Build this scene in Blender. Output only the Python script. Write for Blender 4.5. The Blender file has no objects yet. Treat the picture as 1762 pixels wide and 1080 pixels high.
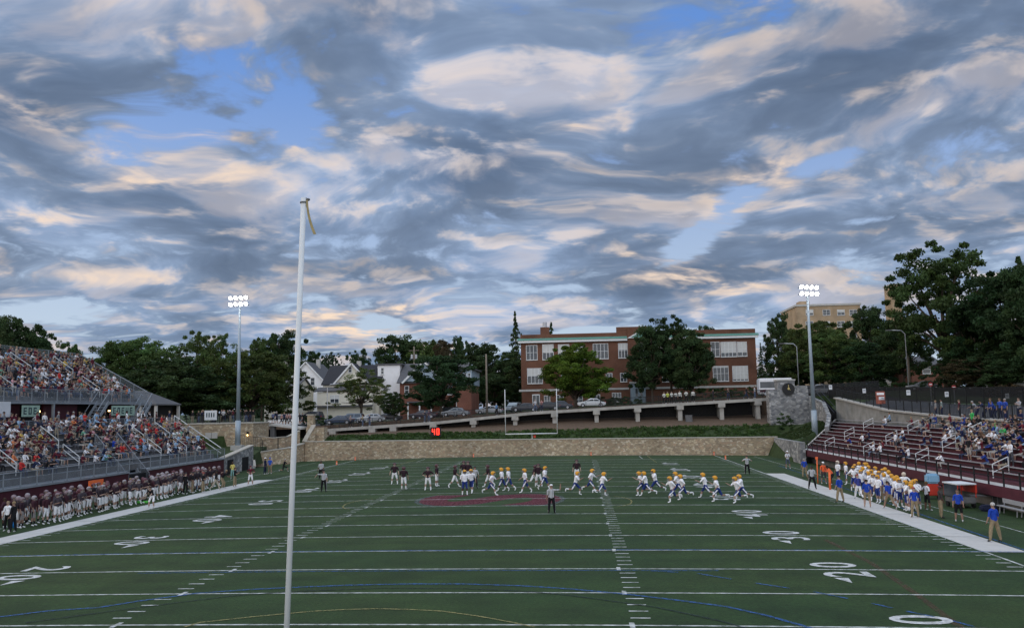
import bpy, bmesh, math, random
from math import radians as R, sin, cos, pi
from mathutils import Vector, Matrix
import numpy as np
random.seed(7)
SC = bpy.context.scene
COL = SC.collection

# ------------------------------------------------------------------ camera
CX, CY, CZ = 6.6536, -17.7233, 6.5202
YAW, PITCH, ROLL, FPX = -0.0759, 0.1096, -0.0186, 1477.40
cam = bpy.data.cameras.new('camera'); camo = bpy.data.objects.new('camera', cam); COL.objects.link(camo)
cam.sensor_width = 36.0; cam.sensor_fit = 'HORIZONTAL'; cam.lens = 36.0*FPX/1762
cam.clip_start = 0.2; cam.clip_end = 6000
FWD = Vector((sin(YAW)*cos(PITCH), cos(YAW)*cos(PITCH), sin(PITCH)))
RT = Vector((cos(YAW), -sin(YAW), 0)); UP = RT.cross(FWD)
RT2 = RT*cos(ROLL)+UP*sin(ROLL); UP2 = UP*cos(ROLL)-RT*sin(ROLL)
m = Matrix((RT2, UP2, -FWD)).transposed().to_4x4(); m.translation = (CX, CY, CZ)
camo.matrix_world = m
SC.camera = camo
SC.render.resolution_x = 1024; SC.render.resolution_y = 627

# ------------------------------------------------------------------ light
SC.view_settings.view_transform = 'Standard'; SC.view_settings.look = 'None'
SC.view_settings.exposure = 0.0; SC.view_settings.gamma = 1.0
SUN_EL, SUN_AZ = R(24), R(283)          # weak evening sun through the cloud, from the left
sd = bpy.data.lights.new('sun', 'SUN'); sd.energy = 0.8; sd.angle = R(20); sd.color = (1.0, .80, .58)
so = bpy.data.objects.new('sun', sd); COL.objects.link(so)
sdir = Vector((sin(SUN_AZ)*cos(SUN_EL), cos(SUN_AZ)*cos(SUN_EL), sin(SUN_EL)))
so.rotation_euler = sdir.to_track_quat('Z', 'Y').to_euler(); so.location = sdir*300

W = bpy.data.worlds.new('World'); SC.world = W; W.use_nodes = True
def world_nodes():
    nt = W.node_tree; N = nt.nodes; L = nt.links; N.clear()
    def mk(t, **k):
        n = N.new(t)
        for a, b in k.items(): setattr(n, a, b)
        return n
    def val(x, i):
        if isinstance(x, (int, float)): i.default_value = x
        elif isinstance(x, tuple): i.default_value = x
        else: L.new(x, i)
    def M(op, a, b=0.0, c=0.0, clamp=False):
        n = mk('ShaderNodeMath', operation=op, use_clamp=clamp)
        val(a, n.inputs[0]); val(b, n.inputs[1]); val(c, n.inputs[2]); return n.outputs[0]
    def VM(op, a, b=(0, 0, 0)):
        n = mk('ShaderNodeVectorMath', operation=op)
        val(a, n.inputs[0]); val(b, n.inputs[1])
        return n.outputs['Value'] if op in ('LENGTH', 'DOT_PRODUCT') else n.outputs['Vector']
    def XYZ(x, y, z):
        n = mk('ShaderNodeCombineXYZ'); val(x, n.inputs[0]); val(y, n.inputs[1]); val(z, n.inputs[2]); return n.outputs[0]
    def SS(x, a, b, c=0.0, d=1.0):
        n = mk('ShaderNodeMapRange', interpolation_type='SMOOTHSTEP')
        val(x, n.inputs[0]); val(a, n.inputs[1]); val(b, n.inputs[2]); val(c, n.inputs[3]); val(d, n.inputs[4]); return n.outputs[0]
    def MIX(f, a, b):
        n = mk('ShaderNodeMix', data_type='RGBA'); val(f, n.inputs[0])
        val(a if not isinstance(a, tuple) else (*a, 1), n.inputs[6]); val(b if not isinstance(b, tuple) else (*b, 1), n.inputs[7]); return n.outputs[2]
    tc = mk('ShaderNodeTexCoord'); d = tc.outputs['Generated']
    sx = mk('ShaderNodeSeparateXYZ'); L.new(d, sx.inputs[0]); dx, dy, dz = sx.outputs
    az = M('MULTIPLY', M('ARCTAN2', dx, dy), 180/pi)          # degrees, 0 = down the field
    el = M('MULTIPLY', M('ARCSINE', dz), 180/pi)
    # cloud deck seen in perspective: plane coordinates
    h = M('ADD', M('ABSOLUTE', dz), 0.19)
    px = M('DIVIDE', dx, h); py = M('DIVIDE', dy, h)
    P0 = XYZ(px, py, 0.0)
    # domain warp
    wn = mk('ShaderNodeTexNoise', noise_dimensions='2D'); L.new(P0, wn.inputs['Vector'])
    wn.inputs['Scale'].default_value = 1.1; wn.inputs['Detail'].default_value = 3
    wv = VM('MULTIPLY', VM('SUBTRACT', wn.outputs['Color'], (.5, .5, .5)), (.55, .45, 0))
    P1 = VM('ADD', P0, wv)
    def lumps(P, sc, off):
        v = mk('ShaderNodeTexVoronoi', voronoi_dimensions='2D', feature='SMOOTH_F1')
        L.new(VM('ADD', VM('MULTIPLY', P, (1.0, 1.1, 1)), off), v.inputs['Vector']); v.inputs['Scale'].default_value = sc; v.inputs['Smoothness'].default_value = .55
        return M('SUBTRACT', .55, v.outputs['Distance'])
    def field(P, det):
        n1 = mk('ShaderNodeTexNoise', noise_dimensions='2D'); L.new(VM('MULTIPLY', P, (.95, 1.15, 1)), n1.inputs['Vector'])
        n1.inputs['Scale'].default_value = 2.1; n1.inputs['Detail'].default_value = det; n1.inputs['Roughness'].default_value = .63
        wn2 = mk('ShaderNodeTexNoise', noise_dimensions='2D'); L.new(P, wn2.inputs['Vector'])
        wn2.inputs['Scale'].default_value = 6.0; wn2.inputs['Detail'].default_value = 3
        PW = VM('ADD', P, VM('MULTIPLY', VM('SUBTRACT', wn2.outputs['Color'], (.5, .5, .5)), (.22, .16, 0)))
        t = M('MULTIPLY', n1.outputs[0], 1.1)
        t = M('ADD', t, M('MULTIPLY', lumps(PW, 3.4, (3.1, 1.7, 0)), .24))
        return M('ADD', t, M('MULTIPLY', lumps(PW, 9.5, (1.3, 5.7, 2)), .15))
    # coarse cloud layout of that evening, in sky angles: (az, el, half-width, half-height, tilt, weight)
    warp = VM('MULTIPLY', VM('SUBTRACT', wn.outputs['Color'], (.5, .5, .5)), (7, 4, 0))
    A0 = VM('ADD', XYZ(az, el, 0.0), warp)
    def blob(b):
        a, e, rw, rh, tilt, w = b
        mp = mk('ShaderNodeMapping', vector_type='TEXTURE'); L.new(A0, mp.inputs[0])
        mp.inputs['Location'].default_value = (a, e, 0); mp.inputs['Rotation'].default_value = (0, 0, R(tilt)); mp.inputs['Scale'].default_value = (rw, rh, 1)
        return SS(VM('LENGTH', mp.outputs[0]), 1.0, 0.25, 0.0, w)
    def total(bl):
        t = None
        for b in bl:
            o = blob(b); t = o if t is None else M('ADD', t, o)
        return t
    bias = total(SKY_BIAS)
    F1 = M('ADD', field(P1, 6), bias)
    # the same field a little higher in the sky: where it thins, this spot is a cloud's lit top
    P2 = VM('ADD', VM('MULTIPLY', P1, (.962, .962, 1)), (0.016, 0, 0))
    F2 = M('ADD', field(P2, 5), bias)
    F3 = M('ADD', field(VM('ADD', VM('MULTIPLY', P1, (.885, .885, 1)), (0.04, 0, 0)), 2), bias)
    broad = SS(M('SUBTRACT', F1, F3), -.30, .34)          # lit upper side and shaded base of whole cloud banks
    edge = SS(F1, .38, .56)                                # cloud cover
    thick = SS(F1, .44, .98)
    relief = M('SUBTRACT', F1, F2)
    top = SS(relief, -.17, .27)
    warm = total(SKY_WARM)
    litw = M('MULTIPLY', SS(M('SUBTRACT', M('ADD', top, M('MULTIPLY', warm, .6)), M('MULTIPLY', thick, .35)), .26, 1.25), M('ADD', .40, warm), clamp=True)
    fine = mk('ShaderNodeTexNoise', noise_dimensions='2D'); L.new(P1, fine.inputs['Vector']); fine.inputs['Scale'].default_value = 14; fine.inputs['Detail'].default_value = 4
    litw = M('MULTIPLY', M('MULTIPLY', litw, SS(broad, .15, .75, .45, 1.2)), SS(fine.outputs[0], .30, .66, .55, 1.05), clamp=True)
    # clear sky: the Nishita sky plus the pale band over the horizon
    sk = mk('ShaderNodeTexSky', sky_type='NISHITA', sun_disc=False, sun_elevation=SUN_EL, sun_rotation=SUN_AZ)
    sk.air_density = 1.0; sk.dust_density = 1.0; sk.ozone_density = 2.0
    clear = MIX(SS(el, 26, 1, 0.0, 1.0), (1.35, 3.0, 7.2), (5.4, 6.5, 7.9))
    clear = MIX(.12, clear, sk.outputs[0])
    body = MIX(thick, (3.7, 4.8, 6.7), (1.65, 2.3, 3.45))
    body = MIX(top, MIX(.55, body, (.95, 1.5, 2.6)), body)
    body = MIX(SS(M('ADD', top, 0), .40, 1.05, 0, .85), body, (4.7, 4.6, 5.0))
    body = MIX(SS(el, 12, 0, 0.0, .4), body, (2.2, 3.3, 5.2))
    body = MIX(SS(broad, .45, 1.0, 0, .42), body, (5.2, 4.5, 4.2))
    ln = mk('ShaderNodeTexNoise', noise_dimensions='2D'); L.new(P1, ln.inputs['Vector']); ln.inputs['Scale'].default_value = 1.6; ln.inputs['Detail'].default_value = 4
    body = VM('SCALE', body); L.new(M('MULTIPLY', SS(ln.outputs[0], .34, .66, .82, 1.22), SS(broad, .1, .9, .80, 1.22)), body.node.inputs[3])
    cl = MIX(litw, body, (9.8, 7.6, 5.8))
    colr = MIX(M('MULTIPLY', edge, .96), clear, cl)
    # brightness added to unseen sky, overhead and behind the camera, to light the scene
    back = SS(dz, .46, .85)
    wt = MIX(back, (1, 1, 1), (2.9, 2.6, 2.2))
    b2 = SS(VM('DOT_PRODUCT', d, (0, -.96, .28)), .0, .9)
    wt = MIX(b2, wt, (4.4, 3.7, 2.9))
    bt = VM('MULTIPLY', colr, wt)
    below = SS(dz, -.02, -.08)
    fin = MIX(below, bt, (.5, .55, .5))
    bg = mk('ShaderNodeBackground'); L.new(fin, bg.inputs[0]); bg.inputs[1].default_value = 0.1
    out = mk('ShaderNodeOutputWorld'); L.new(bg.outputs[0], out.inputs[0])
def sa(x, y):      # sky angles of a direction given in photograph pixels
    v = (FWD*FPX + RT2*(x-881) - UP2*(y-540)).normalized()
    return math.degrees(math.atan2(v.x, v.y)), math.degrees(math.asin(v.z))
K = 1477.4*pi/180
def B(x, y, rx, ry, tilt, w):
    a, e = sa(x, y); return (a, e, rx/K, ry/K, tilt, w)
SKY_BIAS = [
 B(430, 150, 210, 75, -25, -.24), B(250, 235, 170, 45, 10, -.18), B(440, 60, 180, 50, -30, -.16), B(560, 40, 120, 40, -10, -.12),
 B(1200, 395, 130, 38, 25, -.34), B(1385, 290, 110, 32, 15, -.24), B(1020, 578, 330, 22, 0, -.34), B(740, 300, 110, 25, 0, -.04),
 B(770, 250, 300, 90, -4, .22), B(1150, 320, 220, 55, 3, .16), B(1480, 120, 420, 150, 0, .22), B(1440, 420, 260, 55, 5, .16),
 B(300, 350, 330, 70, -5, .18), B(80, 130, 150, 170, 0, .20), B(900, 90, 300, 80, 0, .16), B(520, 470, 500, 60, 0, .10),
 B(1110, 480, 240, 50, 8, .20), B(1000, 520, 120, 18, 0, -.16), B(480, 515, 200, 14, 0, -.12), B(100, 560, 240, 16, 0, -.12), B(700, 575, 200, 16, 0, -.10),
]
SKY_WARM = [
 B(290, 295, 190, 50, -4, .6), B(340, 85, 140, 50, -15, .7), B(345, 220, 60, 25, 0, .6), B(1020, 225, 110, 45, -10, .55), B(1250, 315, 130, 50, 0, .6),
 B(1120, 440, 130, 45, -10, .7), B(1200, 480, 160, 30, 0, .45), B(130, 490, 220, 25, 0, .4), B(640, 550, 200, 26, 3, .7), B(760, 190, 260, 45, 0, .25), B(1330, 160, 160, 40, 0, .25),
 B(60, 370, 160, 22, 0, .45), B(700, 570, 200, 30, 0, .3), B(470, 225, 70, 28, 0, .45), B(860, 320, 150, 20, 0, .25), B(100, 200, 120, 40, 0, .2),
]
world_nodes()
# ------------------------------------------------------------------ helpers
def at(px, py, X=None, Y=None, Z=None):      # a photograph pixel as a point on a plane of the place
    d = FWD*FPX + RT2*(px-881) - UP2*(py-540)
    t = (X-CX)/d.x if X is not None else (Y-CY)/d.y if Y is not None else (Z-CZ)/d.z
    return Vector((CX, CY, CZ)) + d*t
def tag(o, label=None, cat=None, group=None, kind=None):
    if label: o['label'] = label
    if cat: o['category'] = cat
    if group: o['group'] = group
    if kind: o['kind'] = kind
    return o
def thing(name, label, cat, loc=(0, 0, 0), rz=0.0, group=None):
    o = bpy.data.objects.new(name, None); COL.objects.link(o)
    o.location = loc; o.rotation_euler = (0, 0, rz); o.empty_display_size = .3
    return tag(o, label, cat, group)
def link(name, me, parent=None):
    o = bpy.data.objects.new(name, me); COL.objects.link(o)
    if parent is not None: o.parent = parent
    return o
def dup(o, loc, rz=0.0, label=None, scale=None):
    r = o.copy(); COL.objects.link(r); r.location = loc; r.rotation_euler = (0, 0, rz)
    if scale is not None: r.scale = scale
    if label: r['label'] = label
    for ch in o.children:
        c = ch.copy(); COL.objects.link(c); c.parent = r
        for g in ch.children:
            d = g.copy(); COL.objects.link(d); d.parent = c
    return r
class MB:
    def __init__(s): s.v = []; s.f = []; s.m = []; s.mi = 0
    def mat(s, i): s.mi = i; return s
    def add(s, vs, fs):
        b = len(s.v); s.v += [tuple(v) for v in vs]
        for f in fs: s.f.append(tuple(b+i for i in f)); s.m.append(s.mi)
        return s
    def box(s, x0, x1, y0, y1, z0, z1, rz=0, o=(0, 0, 0)):
        vs = [(x, y, z) for z in (z0, z1) for x, y in ((x0, y0), (x1, y0), (x1, y1), (x0, y1))]
        if rz: vs = [(x*cos(rz)-y*sin(rz), x*sin(rz)+y*cos(rz), z) for x, y, z in vs]
        vs = [(x+o[0], y+o[1], z+o[2]) for x, y, z in vs]
        return s.add(vs, [(3, 2, 1, 0), (4, 5, 6, 7), (0, 1, 5, 4), (1, 2, 6, 5), (2, 3, 7, 6), (3, 0, 4, 7)])
    def hexa(s, bot, top):                    # four points below, four above, same order (counter-clockwise)
        return s.add(list(bot)+list(top), [(3, 2, 1, 0), (4, 5, 6, 7), (0, 1, 5, 4), (1, 2, 6, 5), (2, 3, 7, 6), (3, 0, 4, 7)])
    def tube(s, pts, r, n=6, r2=None, cap=True):
        pts = [Vector(p) for p in pts]; rings = []
        k = len(pts)
        for i, p in enumerate(pts):
            d = (pts[min(i+1, k-1)]-pts[max(i-1, 0)]).normalized()
            a = d.cross(Vector((0, 0, 1)) if abs(d.z) < .9 else Vector((1, 0, 0))).normalized(); b = d.cross(a)
            rr = r if r2 is None else r+(r2-r)*i/(k-1)
            rings.append([p+a*cos(2*pi*j/n)*rr+b*sin(2*pi*j/n)*rr for j in range(n)])
        vs = [v for g in rings for v in g]; fs = []
        for i in range(k-1):
            for j in range(n): fs.append((i*n+j, i*n+(j+1) % n, (i+1)*n+(j+1) % n, (i+1)*n+j))
        if cap: fs.append(tuple(range(n-1, -1, -1))); fs.append(tuple((k-1)*n+j for j in range(n)))
        return s.add(vs, fs)
    def bar(s, a, b, w, h=None):              # square bar between two points
        a = Vector(a); b = Vector(b); h = h or w; d = (b-a).normalized()
        u = d.cross(Vector((0, 0, 1)) if abs(d.z) < .9 else Vector((0, 1, 0))).normalized()*w/2; q = d.cross(u).normalized()*h/2
        return s.hexa([a-u-q, a+u-q, a+u+q, a-u+q], [b-u-q, b+u-q, b+u+q, b-u+q])
    def prism(s, poly, d, closed=True):       # polygon extruded by vector d
        n = len(poly); d = Vector(d); a = [Vector(p) for p in poly]
        return s.add(a+[p+d for p in a], [tuple(range(n-1, -1, -1)), tuple(range(n, 2*n))]+[(i, (i+1) % n, n+(i+1) % n, n+i) for i in range(n)])
    def quad(s, a, b, c, d): return s.add([a, b, c, d], [(0, 1, 2, 3)])
    def ell(s, c, r, seg=10, ring=7):
        vs = [(c[0], c[1], c[2]+r[2])]; fs = []
        for i in range(1, ring):
            t = pi*i/ring
            for j in range(seg): vs.append((c[0]+r[0]*sin(t)*cos(2*pi*j/seg), c[1]+r[1]*sin(t)*sin(2*pi*j/seg), c[2]+r[2]*cos(t)))
        vs.append((c[0], c[1], c[2]-r[2])); L = len(vs)-1
        for j in range(seg): fs.append((0, 1+j, 1+(j+1) % seg)); fs.append((L, 1+(ring-2)*seg+(j+1) % seg, 1+(ring-2)*seg+j))
        for i in range(ring-2):
            for j in range(seg): fs.append((1+i*seg+j, 1+(i+1)*seg+j, 1+(i+1)*seg+(j+1) % seg, 1+i*seg+(j+1) % seg))
        return s.add(vs, fs)
    def mesh(s, name, mats, smooth=False):
        me = bpy.data.meshes.new(name); me.from_pydata(s.v, [], s.f)
        for m in (mats if isinstance(mats, (list, tuple)) else [mats]): me.materials.append(m)
        if any(s.m): me.polygons.foreach_set('material_index', s.m)
        bm = bmesh.new(); bm.from_mesh(me); bmesh.ops.recalc_face_normals(bm, faces=bm.faces); bm.to_mesh(me); bm.free()
        if smooth: me.polygons.foreach_set('use_smooth', [True]*len(me.polygons))
        me.update(); return me
    def build(s, name, mats, parent=None, smooth=False): return link(name, s.mesh(name, mats, smooth), parent)

# ------------------------------------------------------------------ materials
def mat(name, col, rough=.7, var=.12, scale=4.0, metal=0.0, bump=0.0, spec=.3, col2=None, emit=None, coords='Object'):
    m = bpy.data.materials.new(name); m.use_nodes = True; nt = m.node_tree; N = nt.nodes; L = nt.links
    b = N['Principled BSDF']; b.inputs['Roughness'].default_value = rough; b.inputs['Metallic'].default_value = metal
    b.inputs['Specular IOR Level'].default_value = spec
    tc = N.new('ShaderNodeTexCoord'); no = N.new('ShaderNodeTexNoise'); L.new(tc.outputs[coords], no.inputs['Vector'])
    no.inputs['Scale'].default_value = scale; no.inputs['Detail'].default_value = 5; no.inputs['Roughness'].default_value = .65
    cr = N.new('ShaderNodeValToRGB'); L.new(no.outputs[0], cr.inputs[0])
    c2 = col2 or tuple(c*(1+var) for c in col); c1 = tuple(c*(1-var) for c in col)
    cr.color_ramp.elements[0].position = .3; cr.color_ramp.elements[0].color = (*c1, 1)
    cr.color_ramp.elements[1].position = .7; cr.color_ramp.elements[1].color = (*c2, 1)
    L.new(cr.outputs[0], b.inputs['Base Color'])
    if bump:
        bp = N.new('ShaderNodeBump'); bp.inputs['Strength'].default_value = bump; bp.inputs['Distance'].default_value = .05
        L.new(no.outputs[0], bp.inputs['Height']); L.new(bp.outputs[0], b.inputs['Normal'])
    if emit:
        b.inputs['Emission Color'].default_value = (*emit[:3], 1); b.inputs['Emission Strength'].default_value = emit[3]
    return m
def stone_mat(name, cols, scale=1.6, mortar=(.30, .27, .22)):
    m = bpy.data.materials.new(name); m.use_nodes = True; nt = m.node_tree; N = nt.nodes; L = nt.links
    b = N['Principled BSDF']; b.inputs['Roughness'].default_value = .9; b.inputs['Specular IOR Level'].default_value = .15
    tc = N.new('ShaderNodeTexCoord'); mp = N.new('ShaderNodeMapping'); mp.inputs['Scale'].default_value = (1, 1, 1.7)
    wn = N.new('ShaderNodeTexNoise'); wn.inputs['Scale'].default_value = 1.3; L.new(tc.outputs['Object'], wn.inputs['Vector'])
    ad = N.new('ShaderNodeVectorMath'); ad.operation = 'ADD'; sc = N.new('ShaderNodeVectorMath'); sc.operation = 'SCALE'; sc.inputs[3].default_value = .35
    L.new(wn.outputs['Color'], sc.inputs[0]); L.new(tc.outputs['Object'], ad.inputs[0]); L.new(sc.outputs[0], ad.inputs[1]); L.new(ad.outputs[0], mp.inputs[0])
    vo = N.new('ShaderNodeTexVoronoi'); vo.inputs['Scale'].default_value = scale; L.new(mp.outputs[0], vo.inputs['Vector'])
    ve = N.new('ShaderNodeTexVoronoi'); ve.feature = 'DISTANCE_TO_EDGE'; ve.inputs['Scale'].default_value = scale; L.new(mp.outputs[0], ve.inputs['Vector'])
    sp = N.new('ShaderNodeSeparateColor'); L.new(vo.outputs['Color'], sp.inputs[0])
    cr = N.new('ShaderNodeValToRGB'); L.new(sp.outputs[0], cr.inputs[0]); cr.color_ramp.interpolation = 'CONSTANT'
    while len(cr.color_ramp.elements) < len(cols): cr.color_ramp.elements.new(.5)
    for i, c in enumerate(cols): cr.color_ramp.elements[i].position = i/len(cols); cr.color_ramp.elements[i].color = (*c, 1)
    n2 = N.new('ShaderNodeTexNoise'); n2.inputs['Scale'].default_value = .25; n2.inputs['Detail'].default_value = 4; L.new(tc.outputs['Object'], n2.inputs['Vector'])
    mr = N.new('ShaderNodeMapRange'); mr.inputs[1].default_value = .3; mr.inputs[2].default_value = .7; mr.inputs[3].default_value = .72; mr.inputs[4].default_value = 1.25; L.new(n2.outputs[0], mr.inputs[0])
    mu = N.new('ShaderNodeMix'); mu.data_type = 'RGBA'; mu.blend_type = 'MULTIPLY'; mu.inputs[0].default_value = 1; L.new(cr.outputs[0], mu.inputs[6]); L.new(mr.outputs[0], mu.inputs[7])
    st = N.new('ShaderNodeMath'); st.operation = 'LESS_THAN'; st.inputs[1].default_value = .05; L.new(ve.outputs['Distance'], st.inputs[0])
    mx = N.new('ShaderNodeMix'); mx.data_type = 'RGBA'; L.new(st.outputs[0], mx.inputs[0]); L.new(mu.outputs[2], mx.inputs[6]); mx.inputs[7].default_value = (*mortar, 1)
    L.new(mx.outputs[2], b.inputs['Base Color'])
    bp = N.new('ShaderNodeBump'); bp.inputs['Strength'].default_value = .6; bp.inputs['Distance'].default_value = .06; L.new(ve.outputs['Distance'], bp.inputs['Height']); L.new(bp.outputs[0], b.inputs['Normal'])
    return m
def brick_mat(name, c1, c2, mortar, scale=1.0):
    m = bpy.data.materials.new(name); m.use_nodes = True; nt = m.node_tree; N = nt.nodes; L = nt.links
    b = N['Principled BSDF']; b.inputs['Roughness'].default_value = .88; b.inputs['Specular IOR Level'].default_value = .2
    tc = N.new('ShaderNodeTexCoord'); sx = N.new('ShaderNodeSeparateXYZ'); L.new(tc.outputs['Object'], sx.inputs[0])
    ad = N.new('ShaderNodeMath'); ad.operation = 'ADD'; L.new(sx.outputs[0], ad.inputs[0]); L.new(sx.outputs[1], ad.inputs[1])
    cb = N.new('ShaderNodeCombineXYZ'); L.new(ad.outputs[0], cb.inputs[0]); L.new(sx.outputs[2], cb.inputs[1])
    br = N.new('ShaderNodeTexBrick'); L.new(cb.outputs[0], br.inputs['Vector']); br.inputs['Scale'].default_value = 3.6*scale
    br.inputs['Color1'].default_value = (*c1, 1); br.inputs['Color2'].default_value = (*c2, 1); br.inputs['Mortar'].default_value = (*mortar, 1)
    br.inputs['Mortar Size'].default_value = .012
    n2 = N.new('ShaderNodeTexNoise'); n2.inputs['Scale'].default_value = .35; n2.inputs['Detail'].default_value = 6; L.new(tc.outputs['Object'], n2.inputs['Vector'])
    mr = N.new('ShaderNodeMapRange'); mr.inputs[1].default_value = .3; mr.inputs[2].default_value = .7; mr.inputs[3].default_value = .75; mr.inputs[4].default_value = 1.2; L.new(n2.outputs[0], mr.inputs[0])
    mu = N.new('ShaderNodeMix'); mu.data_type = 'RGBA'; mu.blend_type = 'MULTIPLY'; mu.inputs[0].default_value = 1; L.new(br.outputs[0], mu.inputs[6]); L.new(mr.outputs[0], mu.inputs[7])
    L.new(mu.outputs[2], b.inputs['Base Color']); return m
def attr_mat(name, attr, rough=.8, kind='OBJECT', stripes=None, var=.18, spec=.2):
    """colour read from the object's own property (or a mesh colour layer for the merged crowd)"""
    m = bpy.data.materials.new(name); m.use_nodes = True; nt = m.node_tree; N = nt.nodes; L = nt.links
    b = N['Principled BSDF']; b.inputs['Roughness'].default_value = rough; b.inputs['Specular IOR Level'].default_value = spec
    a = N.new('ShaderNodeAttribute'); a.attribute_type = kind; a.attribute_name = attr
    tc = N.new('ShaderNodeTexCoord'); no = N.new('ShaderNodeTexNoise'); no.inputs['Scale'].default_value = 9; no.inputs['Detail'].default_value = 3; L.new(tc.outputs['Object'], no.inputs['Vector'])
    mr = N.new('ShaderNodeMapRange'); mr.inputs[1].default_value = .3; mr.inputs[2].default_value = .7; mr.inputs[3].default_value = 1-var; mr.inputs[4].default_value = 1+var; L.new(no.outputs[0], mr.inputs[0])
    mu = N.new('ShaderNodeMix'); mu.data_type = 'RGBA'; mu.blend_type = 'MULTIPLY'; mu.inputs[0].default_value = 1; L.new(a.outputs['Color'], mu.inputs[6]); L.new(mr.outputs[0], mu.inputs[7])
    o = mu.outputs[2]
    L.new(o, b.inputs['Base Color']); return m
M_turf = None
M_white = mat('white_paint', (.72, .73, .72), .5, .06)
M_alu = mat('aluminium', (.42, .43, .45), .4, .12, 3, metal=.35)
M_galv = mat('galvanised_steel', (.27, .30, .33), .45, .15, 2, metal=.3)
M_pole = mat('pole_steel', (.30, .36, .41), .45, .08, .8, metal=.2)
M_post = mat('post_paint', (.62, .64, .64), .45, .07, .6)
M_maroon = mat('maroon_panel', (.060, .012, .020), .55, .15, 1.5)
M_marseat = mat('maroon_seat', (.085, .022, .032), .5, .2, 2)
M_conc = mat('concrete', (.34, .33, .31), .9, .18, 1.5, bump=.15)
M_concd = mat('dark_concrete', (.13, .13, .13), .9, .25, 1.0)
M_conl = mat('pale_concrete', (.46, .45, .42), .85, .12, 2)
M_black = mat('black_metal', (.012, .013, .014), .45, .2, 4)
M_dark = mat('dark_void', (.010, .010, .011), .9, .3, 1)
M_deck = mat('weathered_concrete', (.36, .345, .31), .9, .2, 1.2, bump=.1)
M_wallc = mat('stained_concrete', (.22, .22, .20), .9, .25, .7, col2=(.32, .32, .30), bump=.1)
M_asph = mat('asphalt', (.045, .046, .05), .9, .2, 2.0)
M_mulch = mat('mulch', (.11, .075, .050), .95, .35, 3.0, bump=.4)
M_grass = mat('grass', (.030, .050, .014), .95, .35, 1.2, bump=.5)
M_brick = brick_mat('school_brick', (.175, .078, .046), (.130, .058, .036), (.14, .10, .08))
M_tanbr = brick_mat('tan_brick', (.42, .30, .18), (.36, .26, .16), (.35, .30, .25))
M_stone = stone_mat('field_stone', [(.44, .35, .23), (.34, .265, .175), (.50, .41, .28), (.38, .30, .20), (.29, .225, .155), (.56, .48, .36), (.42, .30, .20)], 2.8, (.30, .25, .18))
M_stoneg = stone_mat('grey_stone', [(.24, .24, .24), (.17, .175, .18), (.30, .30, .29), (.21, .215, .22), (.14, .145, .15), (.36, .36, .35)], 2.0, (.20, .20, .195))
M_cap = mat('cap_stone', (.42, .39, .33), .85, .12, 2)
M_glass = mat('window_glass', (.045, .055, .065), .12, .3, .7, spec=.6)
M_blind = mat('window_blind', (.60, .60, .57), .8, .08, 2)
M_copper = mat('copper_green', (.10, .24, .19), .6, .15, 2)
M_roof = mat('roof_shingle', (.030, .031, .036), .9, .2, 3)
M_roofg = mat('grey_shingle', (.10, .10, .105), .9, .15, 3)
M_siding = mat('cream_siding', (.70, .67, .56), .75, .06, 1.5)
M_sidw = mat('white_siding', (.82, .82, .82), .7, .05, 1.5)
M_sidb = mat('blue_siding', (.30, .38, .44), .75, .06, 1.5)
M_red = mat('red_plastic', (.55, .05, .03), .5, .1, 3)
M_orange = mat('orange_plastic', (.85, .17, .05), .5, .08, 3)
M_tyre = mat('tyre', (.015, .015, .015), .8, .2, 5)
M_bark = mat('bark', (.075, .058, .042), .95, .3, 5)
M_wood = mat('weathered_wood', (.20, .165, .13), .9, .2, 2)
def see_through(name, col, alpha):      # chain-link mesh: wires with gaps
    m = mat(name, col, .5, .1, 3, metal=.3); nt = m.node_tree; N = nt.nodes; L = nt.links
    b = N['Principled BSDF']; b.inputs['Alpha'].default_value = alpha; return m
M_link = see_through('chain_link', (.22, .25, .28), .34)
M_blink = see_through('black_mesh', (.012, .013, .015), .86)

# ------------------------------------------------------------------ ground
def sm(x, a, b):
    t = min(1, max(0, (x-a)/(b-a))); return t*t*(3-2*t)
def lerp(a, b, t): return a+(b-a)*t
def street(x): return lerp(4.35, 7.9, min(1, max(0, (x+36)/72)))        # the road behind climbs to the right
def G(x, y):
    low = -.42; tx = min(1, max(0, (x+32)/66))
    if y < 103.2: n = low
    elif y < 107.4: n = lerp(2.05, lerp(2.9, 3.5, tx), sm(y, 103.6, 107.4))
    elif y < 115.25: n = lerp(lerp(2.9, 3.5, tx), lerp(3.3, 4.85, min(1, tx*1.9)), (y-107.4)/7.85)
    else: n = street(x)-.05 + .95*sm(y, 136, 175)
    left = 4.95; right = lerp(4.8, 6.4, sm(x, 43, 53)) + 1.9*sm(y, 75, 125)*sm(x, 36, 50)
    if x < -33.5: n = lerp(n, left, sm(x, -40.5, -42) if y < 77.4 else sm(x, -46.5, -48)) if y < 97 else lerp(n, max(n, left), sm(x, -40.5, -42))
    if x > 32.6:
        if 86 < y < 107.4 and y > 87.2+(x-32.35)*1.55: n = 2.0+2.1*sm(x, 32.6, 40.2)
        n = lerp(n, max(right, n), sm(x, 41.2, 42.2))
    r = max(abs(x), abs(y-80))
    return lerp(n, 5.5, sm(r, 230, 420))
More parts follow.
